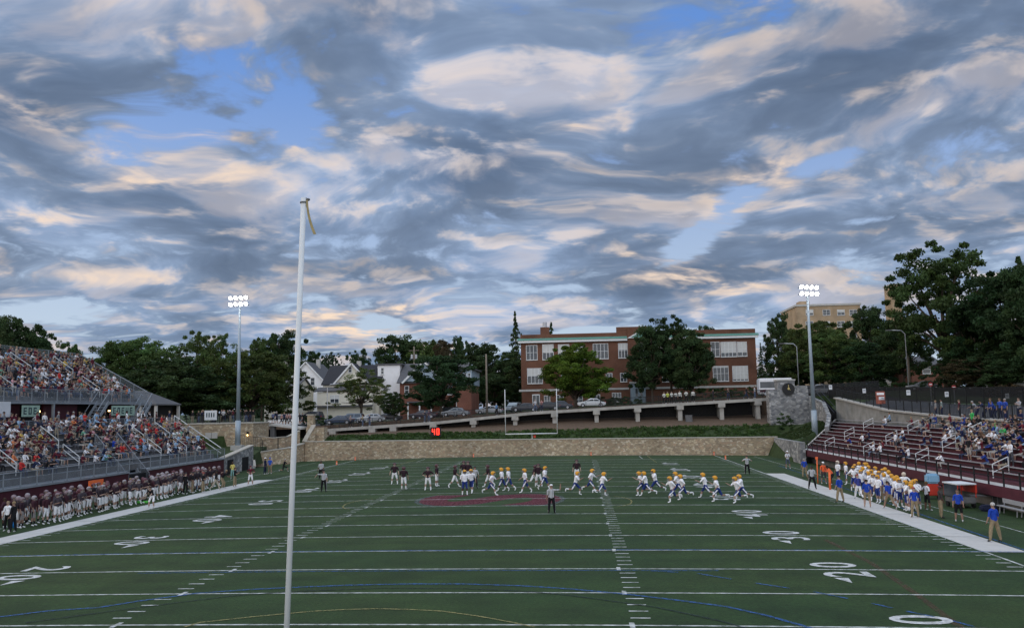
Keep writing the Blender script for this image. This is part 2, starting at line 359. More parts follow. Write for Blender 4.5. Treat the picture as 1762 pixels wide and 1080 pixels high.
def ground():
    xs = sorted(set([-2500, -1200, -700, -420, -300, -230, -180, -140, -110, -90]+[-75+i*1.5 for i in range(100)]+[-42, -40.5, -33.4, 32.62, 32.8, 40, 41.2, 42.2]+[80, 100, 130, 170, 230, 300, 420, 700, 1200, 2500]))
    ys = sorted(set([-700, -300, -120, -60, -40]+[-30+i*3 for i in range(37)]+[80+i*1.5 for i in range(15)]+[77.3, 77.6, 103.1, 103.25]+[103.6+i*.8 for i in range(15)]+[115.2, 115.3, 116]+[118+i*3 for i in range(22)]+[190, 210, 240, 280, 330, 420, 600, 900, 1500, 2600]))
    vs = [(x, y, G(x, y)) for y in ys for x in xs]; n = len(xs); fs = []; mi = []
    for j in range(len(ys)-1):
        for i in range(n-1):
            fs.append((j*n+i, j*n+i+1, (j+1)*n+i+1, (j+1)*n+i))
            x = (xs[i]+xs[i+1])/2; y = (ys[j]+ys[j+1])/2
            k = 0
            if -42 < x < 42 and 107.2 < y < 116.5: k = 1
            if -50 < x < 41 and 116.5 < y < 138: k = 2
            if x < -40.5 and y < 78: k = 3
            if 40 < x < 50 and y < 108: k = 2
            mi.append(k)
    me = bpy.data.meshes.new('ground'); me.from_pydata(vs, [], fs)
    for m in (M_grass, M_mulch, M_asph, M_concd): me.materials.append(m)
    me.polygons.foreach_set('material_index', mi); tag(link('ground', me), kind='structure')
ground()

# ------------------------------------------------------------------ the playing field
YD = .9144; HS = 8.06; SW = 24.384
def crown(x): return -.195*min(1.6, (x/SW)**2)
def turf_material():
    m = bpy.data.materials.new('artificial_turf'); m.use_nodes = True; nt = m.node_tree; N = nt.nodes; L = nt.links
    b = N['Principled BSDF']; b.inputs['Roughness'].default_value = .85; b.inputs['Specular IOR Level'].default_value = .25
    tc = N.new('ShaderNodeTexCoord')
    def noise(s, d, sc=(1, 1, 1)):
        mp = N.new('ShaderNodeMapping'); mp.inputs['Scale'].default_value = sc; L.new(tc.outputs['Object'], mp.inputs[0])
        n = N.new('ShaderNodeTexNoise'); n.inputs['Scale'].default_value = s; n.inputs['Detail'].default_value = d; L.new(mp.outputs[0], n.inputs['Vector']); return n.outputs[0]
    def mr(x, a, b_, c, d):
        q = N.new('ShaderNodeMapRange'); q.inputs[1].default_value = a; q.inputs[2].default_value = b_; q.inputs[3].default_value = c; q.inputs[4].default_value = d; L.new(x, q.inputs[0]); return q.outputs[0]
    def mul(a, b_):
        q = N.new('ShaderNodeMath'); q.operation = 'MULTIPLY'; L.new(a, q.inputs[0]); L.new(b_, q.inputs[1]); return q.outputs[0]
    cr = N.new('ShaderNodeValToRGB'); L.new(noise(.09, 5, (1, 1.6, 1)), cr.inputs[0])
    cr.color_ramp.elements[0].position = .32; cr.color_ramp.elements[0].color = (.019, .045, .012, 1)
    cr.color_ramp.elements[1].position = .70; cr.color_ramp.elements[1].color = (.030, .054, .013, 1)
    v = mul(mr(noise(.5, 6), .3, .7, .78, 1.24), mr(noise(9, 4), .3, .7, .70, 1.30))
    v = mul(v, mr(noise(1.2, 3, (.06, 1, 1)), .3, .7, .93, 1.07))
    # the rolls the turf was laid in: every second five-yard panel is a touch darker
    sx = N.new('ShaderNodeSeparateXYZ'); L.new(tc.outputs['Object'], sx.inputs[0])
    w = N.new('ShaderNodeMath'); w.operation = 'PINGPONG'; w.inputs[1].default_value = 5*YD; L.new(sx.outputs[1], w.inputs[0])
    v = mul(v, mr(w.outputs[0], 2.1, 2.4, .96, 1.04))
    mu = N.new('ShaderNodeMix'); mu.data_type = 'RGBA'; mu.blend_type = 'MULTIPLY'; mu.inputs[0].default_value = 1; L.new(cr.outputs[0], mu.inputs[6]); L.new(v, mu.inputs[7])
    L.new(mu.outputs[2], b.inputs['Base Color'])
    bp = N.new('ShaderNodeBump'); bp.inputs['Strength'].default_value = .5; bp.inputs['Distance'].default_value = .03; L.new(noise(60, 2), bp.inputs['Height']); L.new(bp.outputs[0], b.inputs['Normal'])
    return m
M_turf = turf_material()
def turf():
    xs = [-34+i*1.0 for i in range(68)]+[33.6]; ys = [-30+i*4.0 for i in range(34)]
    vs = []; fs = []
    def far(x): return lerp(103.1, 100.5, (x+32)/65)+1.2
    for y in ys:
        for x in xs: vs.append((x, min(y, far(x)), crown(x)))
    n = len(xs)
    for j in range(len(ys)-1):
        if ys[j] > 104: continue
        for i in range(n-1): fs.append((j*n+i, j*n+i+1, (j+1)*n+i+1, (j+1)*n+i))
    me = bpy.data.meshes.new('turf'); me.from_pydata(vs, [], fs); me.materials.append(M_turf)
    me.polygons.foreach_set('use_smooth', [True]*len(me.polygons)); tag(link('artificial_turf', me), kind='structure')
turf()
LIFT = .012
def strip(mb, a, b, w, lift=LIFT):           # painted line following the crowned turf
    a = Vector((a[0], a[1])); b = Vector((b[0], b[1])); d = b-a; L = d.length; n = max(1, int(abs(d.x)/2.0)+1); q = Vector((-d.y, d.x))/L*w/2
    vs = []; fs = []
    for i in range(n+1):
        p = a+d*i/n
        for s in (-1, 1): u = p+q*s; vs.append((u.x, u.y, crown(u.x)+lift))
    for i in range(n): fs.append((2*i, 2*i+2, 2*i+3, 2*i+1))
    mb.add(vs, fs)
def poly(mb, pts, w, lift):
    for i in range(len(pts)-1): strip(mb, pts[i], pts[i+1], w, lift)
def worn(name, col, k=.75, sc=6):            # thin paint the turf shows through
    m = mat(name, col, .8, .1, 4); nt = m.node_tree; N = nt.nodes; L = nt.links; b = N['Principled BSDF']
    n = N.new('ShaderNodeTexNoise'); tc = N.new('ShaderNodeTexCoord'); L.new(tc.outputs['Object'], n.inputs['Vector']); n.inputs['Scale'].default_value = sc; n.inputs['Detail'].default_value = 4
    mr = N.new('ShaderNodeMapRange'); mr.inputs[1].default_value = .3; mr.inputs[2].default_value = .65; mr.inputs[3].default_value = max(0, k-.45); mr.inputs[4].default_value = min(1, k+.25); L.new(n.outputs[0], mr.inputs[0]); L.new(mr.outputs[0], b.inputs['Alpha']); return m
M_line = worn('line_paint', (.60, .62, .60), .72, 3)
M_num = worn('numeral_paint', (.62, .63, .62), .95)
M_band = mat('sideline_band', (.50, .49, .46), .8, .10, 1.2)
M_blue = worn('blue_line_paint', (.035, .11, .32), .6)
M_yel = worn('yellow_line_paint', (.34, .30, .12), .6)
M_dbl = worn('black_line_paint', (.012, .020, .028), .65)
M_logo = worn('logo_paint', (.105, .016, .024), 1.0)
M_logog = worn('logo_edge_paint', (.11, .13, .13), .5)
M_rust = worn('brown_line_paint', (.10, .06, .035), .45)
def text_mesh(s, size, bold=0.0, ext=0.0):
    c = bpy.data.curves.new('t', 'FONT'); c.body = s; c.size = size; c.align_x = 'CENTER'; c.align_y = 'CENTER'; c.offset = bold; c.extrude = ext; c.resolution_u = 4
    o = bpy.data.objects.new('t', c); COL.objects.link(o); bpy.context.view_layer.update()
    me = bpy.data.meshes.new_from_object(o.evaluated_get(bpy.context.evaluated_depsgraph_get())); bpy.data.objects.remove(o); bpy.data.curves.remove(c)
    vs = [v.co.copy() for v in me.vertices]; fs = [tuple(p.vertices) for p in me.polygons]; bpy.data.meshes.remove(me); return vs, fs
def markings():
    mb = MB()
    for y in range(0, 101, 5):
        if y == 0: strip(mb, (-SW, 0), (SW, 0), .2)
        elif y == 100: strip(mb, (-SW, 100*YD), (SW, 100*YD), .2)
        else: strip(mb, (-SW+.1, y*YD), (SW-.1, y*YD), .12)
    strip(mb, (-SW, 110*YD), (SW, 110*YD), .2); strip(mb, (-SW, -10*YD), (SW, -10*YD), .2)
    for s in (-1, 1):
        strip(mb, (s*(SW+.06), -10*YD), (s*(SW+.06), 110*YD), .12)
        for y in range(1, 100):
            if y % 5: 
                strip(mb, (s*HS, y*YD), (s*(HS+.62), y*YD), .11); strip(mb, (s*(SW-.12), y*YD), (s*(SW-.74), y*YD), .10)
            else: strip(mb, (s*HS, y*YD-.32), (s*HS, y*YD+.32), .16, LIFT+.004)
        strip(mb, (s*29.2, 12), (s*29.2, 98), .07)
    for x0, x1 in ((-14.5, -14.3), (14.3, 14.5)): strip(mb, ((x0+x1)/2, 101.5*YD), ((x0+x1)/2, 108*YD), .1)
    strip(mb, (-.45, 97*YD), (.45, 97*YD), .12); strip(mb, (-.45, 40*YD-2.2), (.8, 40*YD-2.2), .1) if False else None
    tag(mb.build('yard_lines', M_line), kind='structure')
    mb = MB()
    for s in (-1, 1):
        x0, x1 = s*(SW+.0), s*(SW+1.9)
        vs = []
        for y in (25*YD, 75*YD):
            for k in (0, .5, 1): x = lerp(x0, x1, k); vs.append((x, y, crown(x)+LIFT*.7))
        mb.add(vs, [(0, 1, 4, 3), (1, 2, 5, 4)])
    tag(mb.build('sideline_bands', M_band), kind='structure')
    mb = MB()
    for s in (-1, 1):
        for y in (30, 40, 50, 60): strip(mb, (s*(SW+.05), y*YD), (s*(SW+1.85), y*YD), .07, LIFT+.002)
    tag(mb.build('band_seams', M_dbl), kind='structure')
    # numerals with their arrows: tops nine yards in from the sideline
    mb = MB()
    for y, t in ((10, '10'), (20, '20'), (30, '30'), (40, '40'), (50, '50'), (60, '40'), (70, '30'), (80, '20'), (90, '10')):
        for s in (-1, 1):
            for k, ch in enumerate(t):
                vs, fs = text_mesh(ch, 2.62, .03)
                # glyph right = away from the camera on the visiting side, toward it on the home side
                off = (-1 if k == 0 else 1)*.98
                cx = s*(SW-7.45); q = [(cx+(-s)*v.y*.98, y*YD+s*(off+v.x*.93)) for v in vs]
                mb.add([(a, b, crown(a)+LIFT+.006) for a, b in q], fs)
            if y != 50:
                d = -1 if y < 50 else 1; yy = y*YD+d*1.72; cx = s*(SW-8.05)
                mb.add([(a, b, crown(a)+LIFT+.006) for a, b in ((cx-.26, yy), (cx+.3, yy), (cx+s*.16, yy+d*.95))], [(0, 1, 2)])
    tag(mb.build('yard_numerals', M_num), kind='structure')
    # big team letter on midfield
    vs, fs = text_mesh('S', 13.4, .42); lo = [min(v[i] for v in vs) for i in (0, 1)]; hi = [max(v[i] for v in vs) for i in (0, 1)]
    def place(mt, nm, kx, ky, lift):
        mb = MB(); c = [(lo[i]+hi[i])/2 for i in (0, 1)]
        q = [(-(v.y-c[1])/(hi[1]-lo[1])*kx, 49.6*YD+(v.x-c[0])/(hi[0]-lo[0])*ky) for v in vs]
        mb.add([(a, b, crown(a)+lift) for a, b in q], fs); tag(mb.build(nm, mt), kind='structure')
    place(M_logog, 'midfield_letter_outline', 11.0, 8.4, .005); place(M_logo, 'midfield_letter', 10.3, 7.7, .0085)
    # lines of the other sports played here
    g = lambda pts: [tuple(at(x, y, Z=-.03)[:2]) for x, y in pts]
    mb = MB()
    poly(mb, g([(-300, 1090), (-120, 1074), (0, 1060), (85, 1050), (170, 1045), (240, 1034), (340, 1021), (430, 1015), (520, 1011), (600, 1008), (700, 1006), (800, 1006), (900, 1009), (980, 1014), (1060, 1021), (1100, 1025), (1170, 1033), (1250, 1043), (1320, 1058), (1400, 1080), (1470, 1100)]), .16, LIFT+.008)
    pts = g([(1120, 982), (1200, 986), (1300, 1002), (1400, 1016), (1500, 1035), (1560, 1048), (1640, 1064), (1700, 1080)])
    for i in range(len(pts)-1):
        a, b = Vector(pts[i]), Vector(pts[i+1]); strip(mb, a, a+(b-a)*.6, .12, LIFT+.008)
    strip(mb, (-SW, 25*YD+.11), (SW+2, 25*YD+.11), .16, LIFT+.001); strip(mb, (25.8, 5), (28.4, 80), .12)
    strip(mb, (-12, 19.6*YD), (12, 19.6*YD), .10)
    tag(mb.build('blue_field_lines', M_blue), kind='structure')
    mb = MB(); poly(mb, g([(44, 1071), (180, 1053), (300, 1038), (400, 1026), (520, 1018), (660, 1013), (800, 1014), (900, 1018), (980, 1025), (1070, 1037), (1130, 1045), (1240, 1068), (1300, 1085)]), .10, LIFT+.010)
    tag(mb.build('black_field_lines', M_dbl), kind='structure')
    mb = MB(); poly(mb, g([(317, 1080), (345, 1072), (440, 1062), (540, 1053), (600, 1050), (650, 1049), (700, 1050), (760, 1053), (820, 1061), (870, 1070), (920, 1080)]), .09, LIFT+.010)
    for s in (-1, 1): poly(mb, [(s*(8.6+1.5*cos(a)), 47.6*YD+3.4*sin(a)) for a in [R(-75+i*15) for i in range(11)]], .10, LIFT+.010)
    for s in (-1, 1): strip(mb, (s*15.5, 93*YD), (s*15.5, 109*YD), .1)
    tag(mb.build('yellow_field_lines', M_yel), kind='structure')
    mb = MB(); poly(mb, g([(1420, 925), (1500, 965), (1580, 1020), (1660, 1080)]), .25, LIFT-.004)
    tag(mb.build('brown_field_line', M_rust), kind='structure')
markings()
# ------------------------------------------------------------------ stone walls round the end zone
def wall_run(mb, pts, th, zb=None, n=(0, 1)):     # pts: (x, y, top); thickness away from the field
    for (a, b) in zip(pts[:-1], pts[1:]):
        d = Vector((b[0]-a[0], b[1]-a[1])).normalized(); q = Vector((-d.y, d.x))*th
        z0 = -.6 if zb is None else zb
        mb.hexa([(a[0], a[1], z0), (b[0], b[1], z0), (b[0]+q.x, b[1]+q.y, z0), (a[0]+q.x, a[1]+q.y, z0)],
                [(a[0], a[1], a[2]), (b[0], b[1], b[2]), (b[0]+q.x, b[1]+q.y, b[2]), (a[0]+q.x, a[1]+q.y, a[2])])
def cap_run(mb, pts, th, h=.12, over=.06):
    for (a, b) in zip(pts[:-1], pts[1:]):
        d = Vector((b[0]-a[0], b[1]-a[1])).normalized(); n = Vector((-d.y, d.x)); q = n*(th+over); p = -n*over
        B_ = [(a[0]+p.x, a[1]+p.y, a[2]+.003), (b[0]+p.x, b[1]+p.y, b[2]+.003), (b[0]+q.x, b[1]+q.y, b[2]+.003), (a[0]+q.x, a[1]+q.y, a[2]+.003)]
        mb.hexa(B_, [(x, y, z+h) for x, y, z in B_])
def stone_wall(name, label, pts, th, m, zb=None, cap=True, capm=None):
    t = thing(name, label, 'wall', (0, 0, 0))
    mb = MB(); wall_run(mb, pts, th, zb); mb.build('stonework', m, t)
    if cap: mb = MB(); cap_run(mb, pts, th); mb.build('coping', capm or M_cap, t)
    return t
stone_wall('retaining_wall', 'long tan fieldstone retaining wall behind the far end zone', [(-32.3, 102.7, 2.35), (0, 101.6+.25, 2.2), (32.9, 100.4, 2.05)], .6, M_stone)
stone_wall('retaining_wall', 'grey stone retaining wall between the far right corner and the visitor stand', [(32.42, 100.6, 2.0), (31.9, 92, 2.05), (31.6, 83.5, 2.1)], .6, M_stoneg, cap=False)
stone_wall('retaining_wall', 'tan stone wall stepping up to the far left corner of the field', [(-35.75, 92.9, 1.35), (-32.9, 98.3, 1.7), (-32.34, 102.66, 2.1)], .6, M_stone)
stone_wall('wing_wall', 'short grey stone wing wall sloping beside the dark doorways', [(-33.9, 88.2, -.1), (-35.0, 90.6, .75), (-35.7, 92.85, 1.38)], .5, M_stoneg)
t = stone_wall('stair_wall', 'tan stone wall rising like a stair beside the left corner up to the square pier', [(-32.35, 103.3, 2.35), (-31.9, 104.2, 3.6), (-31.5, 105.0, 4.6)], .7, M_stone)
t = thing('stone_pier', 'square tan stone pier at the left end of the concrete walkway', 'pier', (-31.6, 106, 0))
MB().box(-1.35, 1.3, -.8, .9, 1.5, 4.3).box(-1.3, -.4, -.5, .5, 4.3, 6.1).build('stonework', M_stone, t); MB().box(-1.42, -.3, -.6, .6, 6.1, 6.25).build('coping', M_cap, t)
t = thing('stone_building', 'low tan stone field house wall with a pale double door under the left light pole', 'building', (0, 0, 0))
MB().box(-47.5, -37.9, 97.6, 103.5, .8, 5.15).build('wall', M_stone, t); MB().box(-47.6, -37.8, 97.5, 103.6, 5.15, 5.3).build('coping', M_cap, t)
d = MB().box(-44.6, -42.9, 97.52, 97.6, 1.0, 4.0).build('door', M_conl, t); MB().box(-43.77, -43.73, 97.5, 97.52, 1.0, 4.0).build('door_seam', M_dark, d)
for x in (-40.2, -38.6):
    l = MB().box(x-.1, x+.1, 97.3, 97.6, 3.7, 4.05).build('wall_lamp', M_black, t)
    MB().box(x-.06, x+.06, 97.29, 97.4, 3.45, 3.69).build('bulb', mat('warm_lamp_glow', (.9, .7, .4), .5, emit=(1, .62, .25, 6)) if x < -40 else bpy.data.materials['warm_lamp_glow'], l)
stone_wall('garden_wall', 'low curved tan stone wall under the dark bridge opening', [(-37.9, 99.4, 3.35), (-36.2, 100.6, 3.0), (-34.4, 101.6, 3.1), (-33.1, 102.9, 3.9)], .5, M_stone, zb=0)
t = thing('footbridge', 'short concrete footbridge with dark opening beside the stone field house', 'bridge', (0, 0, 0))
MB().hexa([(-41.6, 103.7, 4.42), (-37.6, 103.9, 4.68), (-37.6, 107, 4.68), (-41.6, 107, 4.42)], [(-41.6, 103.7, 4.72), (-37.6, 103.9, 4.98), (-37.6, 107, 4.98), (-41.6, 107, 4.72)]).hexa([(-37.597, 103.9, 4.68), (-33.3, 104.1, 4.1), (-33.3, 107, 4.1), (-37.597, 107, 4.68)], [(-37.597, 103.9, 4.98), (-33.3, 104.1, 4.4), (-33.3, 107, 4.4), (-37.597, 107, 4.98)]).build('deck', M_conl, t)
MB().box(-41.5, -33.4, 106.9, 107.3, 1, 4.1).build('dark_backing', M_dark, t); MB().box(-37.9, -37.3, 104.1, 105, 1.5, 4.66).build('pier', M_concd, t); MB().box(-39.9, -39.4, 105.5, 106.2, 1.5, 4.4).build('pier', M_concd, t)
t = thing('grey_wall', 'grey stone wall with two dark doorways beyond the end of the home stand', 'wall', (0, 0, 0))
mb = MB(); wall_run(mb, [(-33.25, 76.8, 1.5), (-34.2, 88.2, 2.5)], .6); mb.build('stonework', M_stoneg, t); mb = MB(); cap_run(mb, [(-33.25, 76.8, 1.5), (-34.2, 88.2, 2.5)], .6); mb.build('coping', M_cap, t)
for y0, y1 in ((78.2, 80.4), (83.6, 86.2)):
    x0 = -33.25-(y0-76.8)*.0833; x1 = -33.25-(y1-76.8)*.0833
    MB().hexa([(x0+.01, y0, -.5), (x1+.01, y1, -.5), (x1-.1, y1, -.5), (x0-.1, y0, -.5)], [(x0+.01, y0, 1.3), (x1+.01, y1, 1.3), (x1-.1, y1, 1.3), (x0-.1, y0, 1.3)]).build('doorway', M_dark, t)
def picket_fence(name, label, a, b, h, zf=None, m=M_black, step=.16, post=2.2, rail=.04, mesh=None, par=None):
    a = Vector(a); b = Vector(b); L = (b-a).length; t = thing(name, label, 'fence', (0, 0, 0))
    n = max(1, int(L/post)); pm = MB().box(-.04, .04, -.04, .04, -.1, h+.05).mesh('post', m)
    for i in range(n+1): link('post', pm, t).location = a+(b-a)*i/n
    mb = MB(); mb.bar(a+Vector((0, 0, h)), b+Vector((0, 0, h)), rail); mb.bar(a+Vector((0, 0, .12)), b+Vector((0, 0, .12)), rail); mb.build('rail', m, t)
    mb = MB()
    if mesh: mb.quad(a+Vector((0, .012, .14)), b+Vector((0, .012, .14)), b+Vector((0, .012, h-.02)), a+Vector((0, .012, h-.02))); mb.build('mesh_panel', mesh, t)
    else:
        k = int(L/step)
        for i in range(1, k): p = a+(b-a)*i/k; mb.bar(p+Vector((0, 0, .14)), p+Vector((0, 0, h-.02)), .022)
        mb.build('pickets', m, t)
    return t
picket_fence('iron_fence', 'black iron fence on the tan stone wall left of the near goal upright', (-35.3, 94.2, 1.45), (-33.0, 99.6, 1.85), 1.5, step=.2)
picket_fence('iron_gate', 'black iron gate beside the foot of the left light pole', (-38.6, 94.5, 2.0), (-35.5, 94.2, 1.6), 1.7, step=.25)
t = thing('lawn_bank', 'small grassy bank at the foot of the left light pole', 'lawn', (0, 0, 0))
MB().hexa([(-47.5, 90, 0), (-34.6, 90, 0), (-35.6, 97.59, 0), (-47.5, 97.59, 0)], [(-47.5, 90, 1.5), (-34.8, 90, 1.3), (-36.0, 97.59, 2.0), (-47.5, 97.59, 2.2)]).build('grass', M_grass, t)

# right corner: pier with the clock, grey walls
t = thing('stone_pier', 'big grey stone pier with a round clock at the right end of the walkway', 'pier', (36.4, 108.5, 0))
MB().box(-2.75, 2.7, -.9, 1.2, 1.0, 8.5).box(-1.5, .9, -.8, 1.1, 8.5, 9.75).box(.9, 2.6, -.8, 1.1, 8.5, 9.0).build('stonework', M_stoneg, t)
MB().box(-1.6, 1.0, -.9, 1.2, 9.75, 9.95).build('coping', M_conl, t)
mb = MB(); mb.tube([(-.05, -1.12, 8.55), (-.05, -.8, 8.55)], .86, 20); c = mb.build('clock', M_black, t)
mb = MB(); mb.bar((-.05, -1.14, 8.55), (-.05, -1.14, 9.15), .07, .03).bar((-.05, -1.14, 8.55), (.25, -1.14, 8.4), .08, .03); mb.tube([(-.05, -1.15, 8.6), (-.05, -1.12, 8.6)], .16, 10); mb.build('clock_hands', mat('brass', (.5, .4, .16), .4, metal=.5), c)
stone_wall('retaining_wall', 'grey stone wall sloping down from the clock pier behind the right light pole', [(39.0, 107.5, 7.5), (39.2, 101.5, 6.6), (38.0, 95, 4.9), (36.6, 91.2, 3.6)], .5, M_stoneg, zb=1.0, cap=False)
t = thing('stairway', 'dark open stairway running down beside the grey wall to the visitor stand', 'stairs', (0, 0, 0))
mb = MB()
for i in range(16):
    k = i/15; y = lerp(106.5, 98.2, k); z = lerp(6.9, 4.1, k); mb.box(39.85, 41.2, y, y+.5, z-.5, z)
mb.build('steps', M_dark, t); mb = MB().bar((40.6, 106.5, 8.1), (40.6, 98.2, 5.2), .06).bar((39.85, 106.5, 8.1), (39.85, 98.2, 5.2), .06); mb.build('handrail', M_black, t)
t = thing('concrete_wall', 'pale concrete back wall above the top row of the visitor stand', 'wall', (0, 0, 0))
mb = MB(); wall_run(mb, [(40.5, 30, 4.75), (40.3, 60, 4.8), (40.25, 80, 5.5), (40.35, 99.0, 7.05)], -.5, zb=3.0); mb.build('wall', M_wallc, t)
mb = MB()
for a, b in zip([(40.5, 30, 4.75), (40.3, 60, 4.8), (40.25, 80, 5.5)], [(40.3, 60, 4.8), (40.25, 80, 5.5), (40.35, 99.0, 7.05)]): mb.bar((a[0]+.1, a[1], a[2]+.08), (b[0]+.1, b[1], b[2]+.08), .75, .15)
mb.build('coping', M_deck, t)
for lab, a, b in (('black railing along the sloping top of the concrete back wall', (40.5, 99, 7.2), (40.45, 80, 5.7)), ('black railing on the level walkway over the visitor stand', (40.45, 79.9, 5.65), (40.5, 60, 4.95)), ('black railing at the near end of the walkway over the visitor stand', (40.5, 59.9, 4.95), (40.65, 30, 4.9))):
    picket_fence('railing', lab, a, b, 1.1, step=.3)
for lab, a, b, h, m in (('tall black mesh fence along the road above the visitor stand', (41.5, 106, 7.0), (47, 84, 6.3), 1.75, M_blink), ('tall black mesh fence behind the people on the upper walkway', (47, 83.9, 6.2), (50.5, 52, 5.6), 1.8, M_blink), ('black mesh fence at the roadside behind the clock pier', (39.5, 109.3, 7.3), (49, 108, 7.8), 1.7, M_blink)):
    picket_fence('mesh_fence', lab, a, b, h, mesh=m, post=3)

# ------------------------------------------------------------------ raised concrete walkway behind the end zone
RZ = [(-32.3, 3.93), (-15.07, 4.78), (-.33, 6.0), (15.55, 6.66), (34.3, 7.41)]
def deckz(x):
    for a, b in zip(RZ[:-1], RZ[1:]):
        if x <= b[0]: return lerp(a[1], b[1], (x-a[0])/(b[0]-a[0]))
    return RZ[-1][1]
t = thing('raised_walkway', 'long sloping concrete walkway on piers behind the planted bank', 'walkway', (0, 0, 0))
mb = MB()
for a, b in zip(RZ[:-1], RZ[1:]):
    mb.hexa([(a[0], 112, a[1]-.42), (b[0], 112, b[1]-.42), (b[0], 115, b[1]-.42), (a[0], 115, a[1]-.42)], [(a[0], 112, a[1]), (b[0], 112, b[1]), (b[0], 115, b[1]), (a[0], 115, a[1])])
mb.build('deck', M_deck, t)
for px in (572, 640, 676, 745, 814, 886, 954, 1026.6, 1097.5, 1171, 1242.7, 1305.5):
    x = at(px, 715, Y=112).x; z = deckz(x)
    mb = MB().box(x-.50, x+.50, 111.9, 115.1, z-1.0, z-.425).box(x-.30, x+.30, 112.2, 113.1, 2.2, z-1.0).box(x-.30, x+.30, 114.1, 114.9, 2.2, z-1.0); mb.build('pier', M_deck, t)
for y in (112.12, 114.9):
    mb = MB(); me = MB()
    n = 30
    for i in range(n+1): x = lerp(-32.2, 34.2, i/n); mb.box(x-.035, x+.035, y-.035, y+.035, deckz(x), deckz(x)+1.25)
    for i in range(n):
        x0, x1 = lerp(-32.2, 34.2, i/n), lerp(-32.2, 34.2, (i+1)/n)
        for h in (1.22, .15): mb.bar((x0, y, deckz(x0)+h), (x1, y, deckz(x1)+h), .045)
        k = 14
        for j in range(1, k): x = lerp(x0, x1, j/k); mb.bar((x, y, deckz(x)+.17), (x, y, deckz(x)+1.2), .02)
    mb.build('railing', M_black, t)
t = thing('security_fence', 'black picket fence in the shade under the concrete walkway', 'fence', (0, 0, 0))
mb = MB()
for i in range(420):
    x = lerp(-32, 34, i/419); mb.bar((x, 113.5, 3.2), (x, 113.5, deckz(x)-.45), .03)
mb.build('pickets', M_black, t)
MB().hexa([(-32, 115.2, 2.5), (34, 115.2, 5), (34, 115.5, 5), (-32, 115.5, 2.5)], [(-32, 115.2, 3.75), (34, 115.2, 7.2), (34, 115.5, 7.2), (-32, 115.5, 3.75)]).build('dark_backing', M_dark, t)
tag(MB().box(15.9+6.3, 15.9+7.3, 111.3, 111.8, 3.9, 5.1).box(15.9+6.35, 15.9+7.25, 111.25, 111.3, 4.0, 5.0).build('utility_box', M_concd), 'dark grey utility box hanging beside a walkway pier', 'box')

# ------------------------------------------------------------------ home stand (left)
LY0, LY1 = 30.0, 76.4
def rail_run(parent, x, y0, y1, z, h=1.05, step=1.85, m=M_galv, mesh=M_link, skip=None):
    mb = MB(); n = int((y1-y0)/step)
    for i in range(n+1):
        y = lerp(y0, y1, i/n)
        if skip and skip[0] < y < skip[1]: continue
        mb.box(x-.03, x+.03, y-.03, y+.03, z, z+h)
    segs = [(y0, y1)] if not skip else [(y0, skip[0]), (skip[1], y1)]
    for a, b in segs:
        for hh in (h, .08): mb.bar((x, a, z+hh), (x, b, z+hh), .05)
    mb.build('railing', m, parent)
    mb = MB()
    for a, b in segs: mb.quad((x-.005, a, z+.1), (x-.005, b, z+.1), (x-.005, b, z+h-.03), (x-.005, a, z+h-.03))
    mb.build('mesh_panel', mesh, parent)
def stand_rows(parent, n, x0, z0, dep, rise, y0, y1, sgn, m_seat, m_deck, m_riser, seat_w=.27):
    mb = MB()
    for i in range(n):
        xf = x0+sgn*dep*i; z = z0+rise*i; a, b = sorted((xf, xf+sgn*(dep+.002)))
        mb.mat(0).box(a, b, y0, y1, z-.06, z); mb.mat(1).box(min(xf, xf-sgn*.02), max(xf, xf-sgn*.02), y0, y1, z-rise, z-.004)
    mb.build('deck', [m_deck, m_riser], parent)
    for i in range(n):
        xf = x0+sgn*(dep*i+dep-.05); z = z0+rise*i+.42; a, b = sorted((xf, xf-sgn*seat_w))
        MB().box(a, b, y0+.05, y1-.05, z-.05, z).build('bench', m_seat, parent)
t = thing('home_stand', 'lower deck of the home grandstand with maroon front wall and grey mesh railing', 'grandstand', (0, 0, 0))
LOW = dict(n=7, x0=-34.2, z0=1.65, dep=.68, rise=.50)
for a, b in ((LY0, 56.0), (59.6, LY1)): MB().box(-34.2, -32.9, a, b, 1.5, 1.65).build('front_walkway', M_galv, t); MB().box(-33.12, -33.0, a, b, -.6, 1.497).build('front_wall', M_maroon, t)
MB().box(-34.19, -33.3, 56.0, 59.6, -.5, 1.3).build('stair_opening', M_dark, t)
stand_rows(t, 7, -34.2, 1.65+.5, .68, .5, LY0, LY1, -1, M_alu, M_galv, M_concd)
MB().prism([(-34.25, LY1+.01, -.4), (-34.25, LY1+.01, 1.9), (-38.9, LY1+.01, 5.1), (-38.9, LY1+.01, -.4)], (0, .1, 0)).build('end_panel', M_concd, t)
MB().bar((-33.4, LY1+.1, 2.75), (-38.9, LY1+.1, 6.45), .07).bar((-33.4, LY1+.1, 2.2), (-38.9, LY1+.1, 5.85), .06).bar((-38.9, LY1+.1, 5), (-38.9, LY1+.1, 6.45), .06).build('end_rail', M_post, t)
rail_run(t, -32.95, LY0, LY1, 1.65, 1.05, skip=(56.0, 59.6))
for y in (56.0, 59.6):
    mb = MB(); mb.bar((-33.0, y, .15), (-36.2, y, 3.9), .10, .28); mb.bar((-33.0, y, 1.3), (-36.2, y, 5.0), .05)
    for k in range(5): u = k/4; mb.bar((lerp(-33, -36.2, u), y, lerp(.2, 3.9, u)), (lerp(-33, -36.2, u), y, lerp(1.3, 5.0, u)), .04)
    mb.build('stair_rail', M_galv, t); MB().quad((-33.0, y, .3), (-36.2, y, 4.0), (-36.2, y, 5.0), (-33, y, 1.3)).build('stair_mesh', M_link, t)
mb = MB()
